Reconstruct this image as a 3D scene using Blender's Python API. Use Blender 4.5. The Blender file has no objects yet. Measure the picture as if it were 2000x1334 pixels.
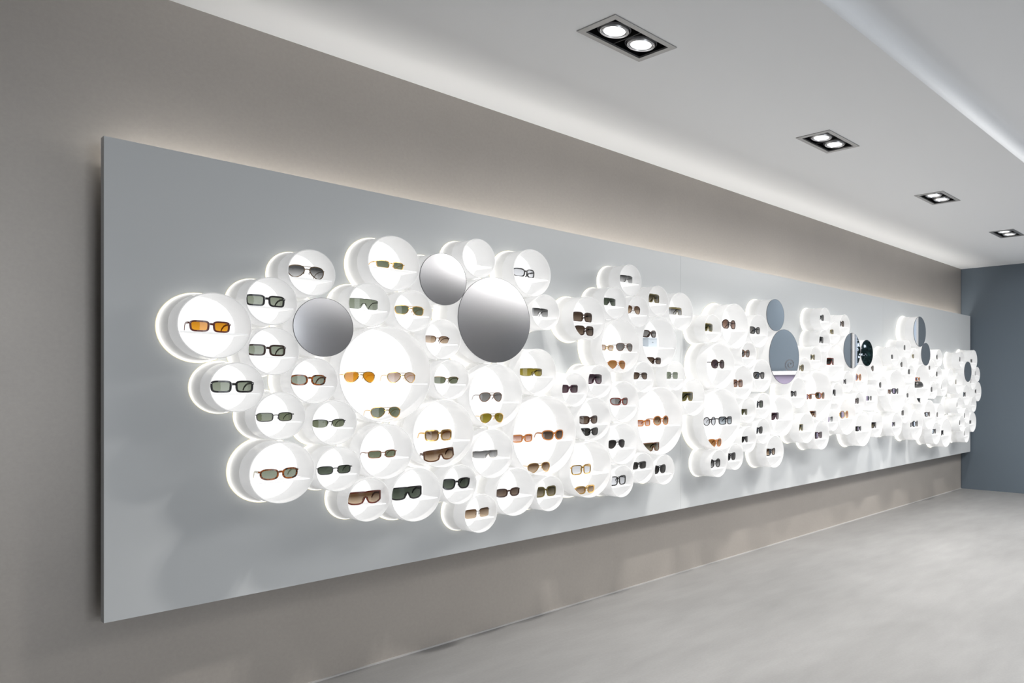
import bpy, bmesh, math, random
from mathutils import Vector, Matrix
random.seed(7)
C = bpy.context.scene.collection
sc = bpy.context.scene
PI = math.pi

# ------------------------------------------------------------------ camera
CAM_H = 1.222
cam_d = bpy.data.cameras.new('camera'); cam = bpy.data.objects.new('camera', cam_d); C.objects.link(cam)
cam.location = (0, 0, CAM_H)
cam.rotation_euler = (PI / 2, 0, -math.asin(0.78606))
cam_d.sensor_width = 36.0; cam_d.lens = 26.46
cam_d.shift_x = -0.195; cam_d.shift_y = 0.043
cam_d.clip_end = 200
sc.camera = cam

# ------------------------------------------------------------------ world, view, large lights
w = bpy.data.worlds.new('daylight'); sc.world = w; w.use_nodes = True
bg = w.node_tree.nodes['Background']
bg.inputs[0].default_value = (0.72, 0.84, 1.0, 1); bg.inputs[1].default_value = 1.0
sc.view_settings.view_transform = 'Standard'
sc.view_settings.look = 'None'
sc.view_settings.exposure = 0.85
sc.view_settings.gamma = 1.0
sc.view_settings.use_curve_mapping = False

def area(name, loc, rot, sx, sy, energy, col=(1, 1, 1)):
    d = bpy.data.lights.new(name, 'AREA'); d.shape = 'RECTANGLE'; d.size = sx; d.size_y = sy
    d.energy = energy; d.color = col
    o = bpy.data.objects.new(name, d); C.objects.link(o); o.location = loc; o.rotation_euler = rot
    return o
SPOT_W = 46.0
# added fill lights behind the camera and under the upper ceiling,
# and the strip hidden behind the top edge of the panel that washes the wall and the soffit
area('rear_fill', (1.2, -5.98, 1.5), (PI / 2, 0, 0), 3.0, 2.2, 63.0, (0.96, 0.98, 1.0))  # invented fill that lifts the panel and the left wall
area('soffit_fill', (6.2, .50, 2.695), (0, 0, 0), 5.2, .85, 86.0, (1.0, 0.99, .97))  # unseen fill, placed where the mirrors hardly catch it
area('ceiling_fill', (5.0, -.85, 2.697), (0, 0, 0), 7.6, 1.5, 27.0, (1.0, 0.985, .97))  # weak added fill, lightens the upper part of the mirrors
area('panel_top_strip', (4.76, 3.155, 1.955), (PI, 0, 0), 8.0, .05, 9.0, (1.0, .965, .91))

# ------------------------------------------------------------------ materials
def mat(name):
    m = bpy.data.materials.new(name); m.use_nodes = True
    nt = m.node_tree; nt.nodes.clear()
    out = nt.nodes.new('ShaderNodeOutputMaterial')
    return m, nt, out
def principled(name, col, rough=.5, metal=0.0, spec=.5, coat=0.0):
    m, nt, out = mat(name)
    p = nt.nodes.new('ShaderNodeBsdfPrincipled')
    p.inputs['Base Color'].default_value = (*col, 1); p.inputs['Roughness'].default_value = rough
    p.inputs['Metallic'].default_value = metal; p.inputs['Specular IOR Level'].default_value = spec
    p.inputs['Coat Weight'].default_value = coat
    nt.links.new(p.outputs[0], out.inputs[0])
    return m, nt, p
def noise(nt, scale, detail=4, rough=.55, stretch=None, dist=0.0):
    t = nt.nodes.new('ShaderNodeTexCoord'); n = nt.nodes.new('ShaderNodeTexNoise')
    n.inputs['Scale'].default_value = scale; n.inputs['Detail'].default_value = detail
    n.inputs['Roughness'].default_value = rough; n.inputs['Distortion'].default_value = dist
    if stretch:
        mp = nt.nodes.new('ShaderNodeMapping'); mp.inputs['Scale'].default_value = stretch
        nt.links.new(t.outputs['Object'], mp.inputs[0]); nt.links.new(mp.outputs[0], n.inputs['Vector'])
    else:
        nt.links.new(t.outputs['Object'], n.inputs['Vector'])
    return n
def ramp(nt, src, stops):
    r = nt.nodes.new('ShaderNodeValToRGB')
    while len(r.color_ramp.elements) < len(stops): r.color_ramp.elements.new(.5)
    for e, (p, c) in zip(r.color_ramp.elements, stops):
        e.position = p; e.color = (*c, 1) if len(c) == 3 else c
    nt.links.new(src, r.inputs[0]); return r
def add_bump(nt, p, src, strength, dist=.01):
    b = nt.nodes.new('ShaderNodeBump'); b.inputs['Strength'].default_value = strength; b.inputs['Distance'].default_value = dist
    nt.links.new(src, b.inputs['Height']); nt.links.new(b.outputs[0], p.inputs['Normal'])

# taupe metallic stucco wall
M_WALL, nt, p = principled('taupe_stucco', (.36, .33, .295), .42, 0.25, .5)
n1 = noise(nt, 1.3, 5, .6); r1 = ramp(nt, n1.outputs[0], [(.3, (.365, .335, .305)), (.7, (.405, .372, .338))])
n2 = noise(nt, 70, 3, .7); r2 = ramp(nt, n2.outputs[0], [(.3, (.965,) * 3), (.7, (1.03,) * 3)])
m1 = nt.nodes.new('ShaderNodeVectorMath'); m1.operation = 'MULTIPLY'
nt.links.new(r1.outputs[0], m1.inputs[0]); nt.links.new(r2.outputs[0], m1.inputs[1]); nt.links.new(m1.outputs[0], p.inputs['Base Color'])
add_bump(nt, p, n2.outputs[0], .08, .002)
# blue grey back wall
M_BACK, nt, p = principled('slate_blue_paint', (.108, .137, .166), .55)
# white ceiling
M_CEIL, nt, p = principled('white_ceiling_paint', (.87, .885, .90), .6, 0, .25)
M_GREYW, nt, p = principled('grey_wall_paint', (.27, .27, .28), .7)
# polished concrete
M_FLOOR, nt, p = principled('polished_concrete', (.28, .277, .272), .45, 0, .45)
n1 = noise(nt, 1.1, 3, .5, (.6, 1.4, 1.0)); n2 = noise(nt, 7.0, 4, .6, (.5, 1.6, 1.0)); n3 = noise(nt, 90, 2, .5)
r1 = ramp(nt, n1.outputs[0], [(.25, (.18, .179, .178)), (.75, (.265, .264, .263))])
r2 = ramp(nt, n2.outputs[0], [(.25, (.90,) * 3), (.75, (1.06,) * 3)])
r3 = ramp(nt, n3.outputs[0], [(.3, (.96,) * 3), (.7, (1.03,) * 3)])
m1 = nt.nodes.new('ShaderNodeVectorMath'); m1.operation = 'MULTIPLY'; m2 = nt.nodes.new('ShaderNodeVectorMath'); m2.operation = 'MULTIPLY'
nt.links.new(r1.outputs[0], m1.inputs[0]); nt.links.new(r2.outputs[0], m1.inputs[1]); nt.links.new(m1.outputs[0], m2.inputs[0]); nt.links.new(r3.outputs[0], m2.inputs[1])
nt.links.new(m2.outputs[0], p.inputs['Base Color'])
rr = ramp(nt, n1.outputs[0], [(.25, (.52,) * 3), (.75, (.40,) * 3)]); nt.links.new(rr.outputs[0], p.inputs['Roughness'])
# glossy grey panel
M_PANEL, nt, p = principled('glossy_blue_grey_lacquer', (.56, .575, .58), .22, 0, .22)
M_FOOT, nt, p = principled('pale_sealant', (.42, .41, .40), .6)
M_PEDGE, nt, p = principled('panel_edge', (.45, .49, .51), .3)
M_DARKGAP, nt, p = principled('shadow_gap_dark', (.03, .028, .026), .6)  # near-black colour stands in for the shade inside the wall gap
M_ALU, nt, p = principled('brushed_aluminium', (.40, .40, .40), .42, .85)
M_STEEL, nt, p = principled('polished_reflector', (.80, .80, .81), .32, .9)
M_BLACKM, nt, p = principled('black_housing', (.02, .02, .022), .45)
M_WHITEP, nt, p = principled('white_lacquer', (.8, .8, .8), .35)
M_MAUVE, nt, p = principled('mauve_lacquer', (.42, .36, .50), .4)
M_IRON, nt, p = principled('grey_iron', (.12, .12, .13), .4, .5)
M_LEAF, nt, p = principled('dark_leaf', (.028, .080, .066), .7, 0, .3)
M_POT, nt, p = principled('dark_planter', (.05, .05, .05), .5)
M_MIRROR, nt, p = principled('mirror_silver', (.84, .84, .85), .02, 1.0)
M_SATIN, nt, p = principled('mirror_satin', (.78, .77, .78), .24, 1.0)
M_GLASS, nt, out = mat('window_glass')
tr = nt.nodes.new('ShaderNodeBsdfTransparent'); gl_ = nt.nodes.new('ShaderNodeBsdfGlossy'); gl_.inputs['Roughness'].default_value = .02
fr = nt.nodes.new('ShaderNodeFresnel'); mx = nt.nodes.new('ShaderNodeMixShader')
nt.links.new(fr.outputs[0], mx.inputs[0]); nt.links.new(tr.outputs[0], mx.inputs[1]); nt.links.new(gl_.outputs[0], mx.inputs[2]); nt.links.new(mx.outputs[0], out.inputs[0])
M_FROST, nt, out = mat('frosted_glass')
a_ = nt.nodes.new('ShaderNodeBsdfTranslucent'); a_.inputs[0].default_value = (.85, .9, .95, 1); b_ = nt.nodes.new('ShaderNodeBsdfDiffuse'); b_.inputs[0].default_value = (.7, .75, .8, 1)
mx = nt.nodes.new('ShaderNodeMixShader'); mx.inputs[0].default_value = .4
nt.links.new(a_.outputs[0], mx.inputs[1]); nt.links.new(b_.outputs[0], mx.inputs[2]); nt.links.new(mx.outputs[0], out.inputs[0])
# opal acrylic of the tubes: scatters light through its wall, plus an added glow that whitens it
OPAL_GLOW = .098
M_OPAL, nt, out = mat('opal_acrylic')
d_ = nt.nodes.new('ShaderNodeBsdfDiffuse'); d_.inputs[0].default_value = (.80, .80, .80, 1)
t_ = nt.nodes.new('ShaderNodeBsdfTranslucent'); t_.inputs[0].default_value = (.84, .84, .84, 1)
mx = nt.nodes.new('ShaderNodeMixShader'); mx.inputs[0].default_value = .55
nt.links.new(d_.outputs[0], mx.inputs[1]); nt.links.new(t_.outputs[0], mx.inputs[2])
g_ = nt.nodes.new('ShaderNodeBsdfGlossy'); g_.inputs['Roughness'].default_value = .25
fr = nt.nodes.new('ShaderNodeFresnel'); fr.inputs[0].default_value = 1.3
mx2 = nt.nodes.new('ShaderNodeMixShader'); nt.links.new(fr.outputs[0], mx2.inputs[0]); nt.links.new(mx.outputs[0], mx2.inputs[1]); nt.links.new(g_.outputs[0], mx2.inputs[2])
e_ = nt.nodes.new('ShaderNodeEmission'); e_.inputs[0].default_value = (1, 1, .995, 1); e_.inputs[1].default_value = OPAL_GLOW
ad = nt.nodes.new('ShaderNodeAddShader'); nt.links.new(mx2.outputs[0], ad.inputs[0]); nt.links.new(e_.outputs[0], ad.inputs[1]); nt.links.new(ad.outputs[0], out.inputs[0])
def emit(name, col, s):
    m, nt, out = mat(name); e = nt.nodes.new('ShaderNodeEmission'); e.inputs[0].default_value = (*col, 1); e.inputs[1].default_value = s
    nt.links.new(e.outputs[0], out.inputs[0]); return m
BACK_S = .58
CORE_S = 3.1
M_BACKLIT = emit('backlit_opal_disc', (1.0, .998, .99), BACK_S)
M_CORE = emit('led_core', (1.0, .975, .92), CORE_S)
M_WARM = emit('warm_led_line', (1.0, .90, .60), .5)
M_BASE, nt, out = mat('opal_base')
d_ = nt.nodes.new('ShaderNodeBsdfDiffuse'); d_.inputs[0].default_value = (.955, .957, .957, 1)
t_ = nt.nodes.new('ShaderNodeBsdfTranslucent'); t_.inputs[0].default_value = (.98, .975, .96, 1)
mx = nt.nodes.new('ShaderNodeMixShader'); mx.inputs[0].default_value = .6
nt.links.new(d_.outputs[0], mx.inputs[1]); nt.links.new(t_.outputs[0], mx.inputs[2]); nt.links.new(mx.outputs[0], out.inputs[0])
M_LAMP = emit('lamp_glow', (1.0, 1.0, .98), 1.1)
M_SHELF, nt, out = mat('shelf_added_glow')
d_ = nt.nodes.new('ShaderNodeBsdfDiffuse'); d_.inputs[0].default_value = (.82, .82, .82, 1)
e_ = nt.nodes.new('ShaderNodeEmission'); e_.inputs[0].default_value = (1, 1, .99, 1); e_.inputs[1].default_value = .22  # even glow added over the whole shelf, which is no lamp
ad = nt.nodes.new('ShaderNodeAddShader'); nt.links.new(d_.outputs[0], ad.inputs[0]); nt.links.new(e_.outputs[0], ad.inputs[1]); nt.links.new(ad.outputs[0], out.inputs[0])

# ------------------------------------------------------------------ mesh helpers
def obj(name, me, parent=None, loc=(0, 0, 0)):
    o = bpy.data.objects.new(name, me); C.objects.link(o); o.location = loc
    if parent: o.parent = parent
    return o
def mesh(name, verts, faces, m=None, smooth=False):
    me = bpy.data.meshes.new(name); me.from_pydata(verts, [], faces); me.update()
    if m: me.materials.append(m)
    if smooth:
        me.polygons.foreach_set('use_smooth', [True] * len(me.polygons))
    return me
def fix(me):
    bm = bmesh.new(); bm.from_mesh(me); bmesh.ops.recalc_face_normals(bm, faces=bm.faces); bm.to_mesh(me); bm.free(); return me
def sharp(me, ang=35):
    bm = bmesh.new(); bm.from_mesh(me)
    bmesh.ops.recalc_face_normals(bm, faces=bm.faces)
    for e in bm.edges:
        if len(e.link_faces) == 2 and e.calc_face_angle(0) > math.radians(ang): e.smooth = False
    for f in bm.faces: f.smooth = True
    bm.to_mesh(me); bm.free(); return me
def box_mesh(name, lo, hi, m, bevel=0.0):
    bm = bmesh.new(); bmesh.ops.create_cube(bm, size=1)
    for v in bm.verts:
        v.co = Vector([lo[i] + (v.co[i] + .5) * (hi[i] - lo[i]) for i in range(3)])
    if bevel: bmesh.ops.bevel(bm, geom=bm.edges[:], offset=bevel, segments=2, affect='EDGES', profile=.5)
    me = bpy.data.meshes.new(name); bm.to_mesh(me); bm.free()
    if m: me.materials.append(m)
    return me
def lathe(name, prof, m, seg=48, axis='Y', close=False):
    """profile of (radius, distance) turned about the axis"""
    V, F = [], []
    for r_, d in prof:
        for k in range(seg):
            a = 2 * PI * k / seg
            V.append((r_ * math.cos(a), d, r_ * math.sin(a)) if axis == 'Y' else (r_ * math.cos(a), r_ * math.sin(a), d))
    n = len(prof)
    rng = n if close else n - 1
    for i in range(rng):
        j = (i + 1) % n
        for k in range(seg):
            k2 = (k + 1) % seg
            F.append((i * seg + k, i * seg + k2, j * seg + k2, j * seg + k))
    me = mesh(name, V, F, m)
    return me
def empty(name, loc, label, cat, group=None):
    o = bpy.data.objects.new(name, None); C.objects.link(o); o.location = loc
    o.empty_display_size = .05
    o['label'] = label; o['category'] = cat
    if group: o['group'] = group
    return o
def tag(o, label, cat, group=None):
    o['label'] = label; o['category'] = cat
    if group: o['group'] = group
def struct(name, me, label=None):
    o = obj(name, me); o['kind'] = 'structure'
    if label: o['label'] = label; 
    return o

# ------------------------------------------------------------------ the room
WY = 3.2; BX = 8.87; ZC = 2.605; ZU = 2.705; SOF = 1.365; RY = -6.0; FX = -4.0
struct('floor', box_mesh('floor', (FX, RY, -.1), (BX, WY, 0), M_FLOOR))
struct('wall_left', box_mesh('wall_left', (FX, WY, 0), (BX - .012, WY + .15, 3.1), M_WALL))
struct('trim_1', box_mesh('trim_1', (BX - .012, WY, 0), (BX, WY + .15, 3.1), M_DARKGAP), 'dark strip standing for the shaded gap where the two walls meet')
struct('trim_2', box_mesh('trim_2', (FX, WY - .007, 0.0), (BX - .012, WY, .007), M_FOOT), 'thin metal line along the foot of the wall')
# back wall with a window beyond the right edge of the picture
WA, WB, WZ0, WZ1 = 1.15, 2.08, .08, 2.35
def wallx(name, y0, y1, z0, z1, m=M_BACK): return box_mesh(name, (BX, y0, z0), (BX + .15, y1, z1), m)
bm = bmesh.new()
for (y0, y1, z0, z1) in ((WB, WY + .15, 0, 3.1), (WA, WB, 0, WZ0), (WA, WB, WZ1, 3.1), (RY, WA, 0, 3.1)):
    t = wallx('t', y0, y1, z0, z1); bm.from_mesh(t); bpy.data.meshes.remove(t)
me = bpy.data.meshes.new('wall_back'); bm.to_mesh(me); bm.free(); me.materials.append(M_BACK)
struct('wall_back', me)
# soffit with rounded outer edge and holes for the lamps, riser and upper ceiling
LAMPS = [2.155, 3.765, 5.39, 7.04]; LY = 2.12; LW, LD = .330, .196     # hole size
xs = [FX]
for lx in LAMPS: xs += [lx - LW / 2, lx + LW / 2]
xs.append(BX)
ys = [WY, LY + LD / 2, LY - LD / 2, SOF]
V, F = [], []
def quad(a, b, c, d):
    i = len(V); V.extend([a, b, c, d]); F.append((i, i + 1, i + 2, i + 3))
for i in range(len(xs) - 1):
    for j in range(3):
        if j == 1 and i % 2 == 1: continue
        quad((xs[i], ys[j], ZC), (xs[i + 1], ys[j], ZC), (xs[i + 1], ys[j + 1], ZC), (xs[i], ys[j + 1], ZC))
CR = .055
prof = [(SOF, ZC), (SOF, ZU - CR)] + [(SOF - CR + CR * math.cos(a), ZU - CR + CR * math.sin(a)) for a in [PI / 2 * k / 8 for k in range(1, 9)]] + [(RY, ZU)]
for (p0, p1) in zip(prof[:-1], prof[1:]):
    quad((FX, p0[0], p0[1]), (BX, p0[0], p0[1]), (BX, p1[0], p1[1]), (FX, p1[0], p1[1]))
me = mesh('ceiling', V, F, M_CEIL)
bm = bmesh.new(); bm.from_mesh(me); bmesh.ops.remove_doubles(bm, verts=bm.verts, dist=1e-5)
for e in bm.edges:
    if len(e.link_faces) == 2 and e.calc_face_angle(0) > .6: e.smooth = False
for f in bm.faces:
    f.smooth = True
    f.normal_update()
    if f.normal.z > 0 or (abs(f.normal.z) < .01 and f.normal.y > 0): f.normal_flip()
bm.to_mesh(me); bm.free()
struct('ceiling', me)
struct('ceiling_slab', box_mesh('ceiling_slab', (FX, RY, 3.1), (BX + .15, WY + .15, 3.2), M_GREYW))
# far side of the shop, seen only in the mirrors
struct('wall_front', box_mesh('wall_front', (FX - .15, RY, 0), (FX, WY, 3.1), M_GREYW))
bm = bmesh.new()
for lo, hi in (((FX, RY - .15, 0), (-.4, RY, 3.1)), ((2.8, RY - .15, 0), (BX, RY, 3.1)), ((-.4, RY - .15, 2.65), (2.8, RY, 3.1)), ((-.4, RY - .15, 0), (2.8, RY, .3))):
    t = box_mesh('t', lo, hi, None); bm.from_mesh(t); bpy.data.meshes.remove(t)
me = bpy.data.meshes.new('wall_right'); bm.to_mesh(me); bm.free(); me.materials.append(M_GREYW)
struct('wall_right', me)
# window in the back wall
win = bpy.data.objects.new('window_1', None); C.objects.link(win); win.location = (BX + .07, (WA + WB) / 2, WZ0); win['kind'] = 'structure'
def wpart(name, lo, hi, m):
    L = Vector(win.location); return obj(name, box_mesh(name, tuple(Vector(lo) - L), tuple(Vector(hi) - L), m), win)
x0, x1 = BX + .03, BX + .11
for (y0, y1, z0, z1) in ((WA, WA + .04, WZ0, WZ1), (WB - .04, WB, WZ0, WZ1), (1.55, 1.59, WZ0, WZ1), (WA, WB, WZ0, WZ0 + .04), (WA, WB, WZ1 - .04, WZ1)):
    wpart('window_frame', (x0, y0, z0), (x1, y1, z1), M_WHITEP)
wpart('pane', (BX + .06, WA + .04, WZ0 + .04), (BX + .066, 1.55, WZ1 - .04), M_GLASS)
wpart('pane', (BX + .06, 1.59, WZ0 + .04), (BX + .066, WB - .04, WZ1 - .04), M_FROST)
struct('ground_outside', box_mesh('ground_outside', (BX + .15, -3, -.1), (16, 6, -.01), M_GREYW))

# ------------------------------------------------------------------ the display panel
PY = 3.08; PX0, PX1, PZ0, PZ1 = .705, 8.835, .445, 2.038; PT = .034
panel = empty('display_board', ((PX0 + PX1) / 2, PY + PT, PZ0), 'long glossy blue-grey wall panel behind all the white tubes', 'wall panel')
PL = Vector(panel.location)
cuts = [PX0, 3.60, 6.50, PX1]
for a, b in zip(cuts[:-1], cuts[1:]):
    lo = Vector((a + (.0003 if a > PX0 else 0), PY, PZ0)) - PL; hi = Vector((b - (.0003 if b < PX1 else 0), PY + PT, PZ1)) - PL
    obj('panel_section', box_mesh('panel_section', lo, hi, M_PANEL, .0006), panel)
for z in (.75, 1.87):
    obj('mounting_rail', box_mesh('mounting_rail', Vector((PX0 + .35, PY + PT, z)) - PL, Vector((PX1 - .1, WY - .001, z + .06)) - PL, M_ALU), panel)
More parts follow.
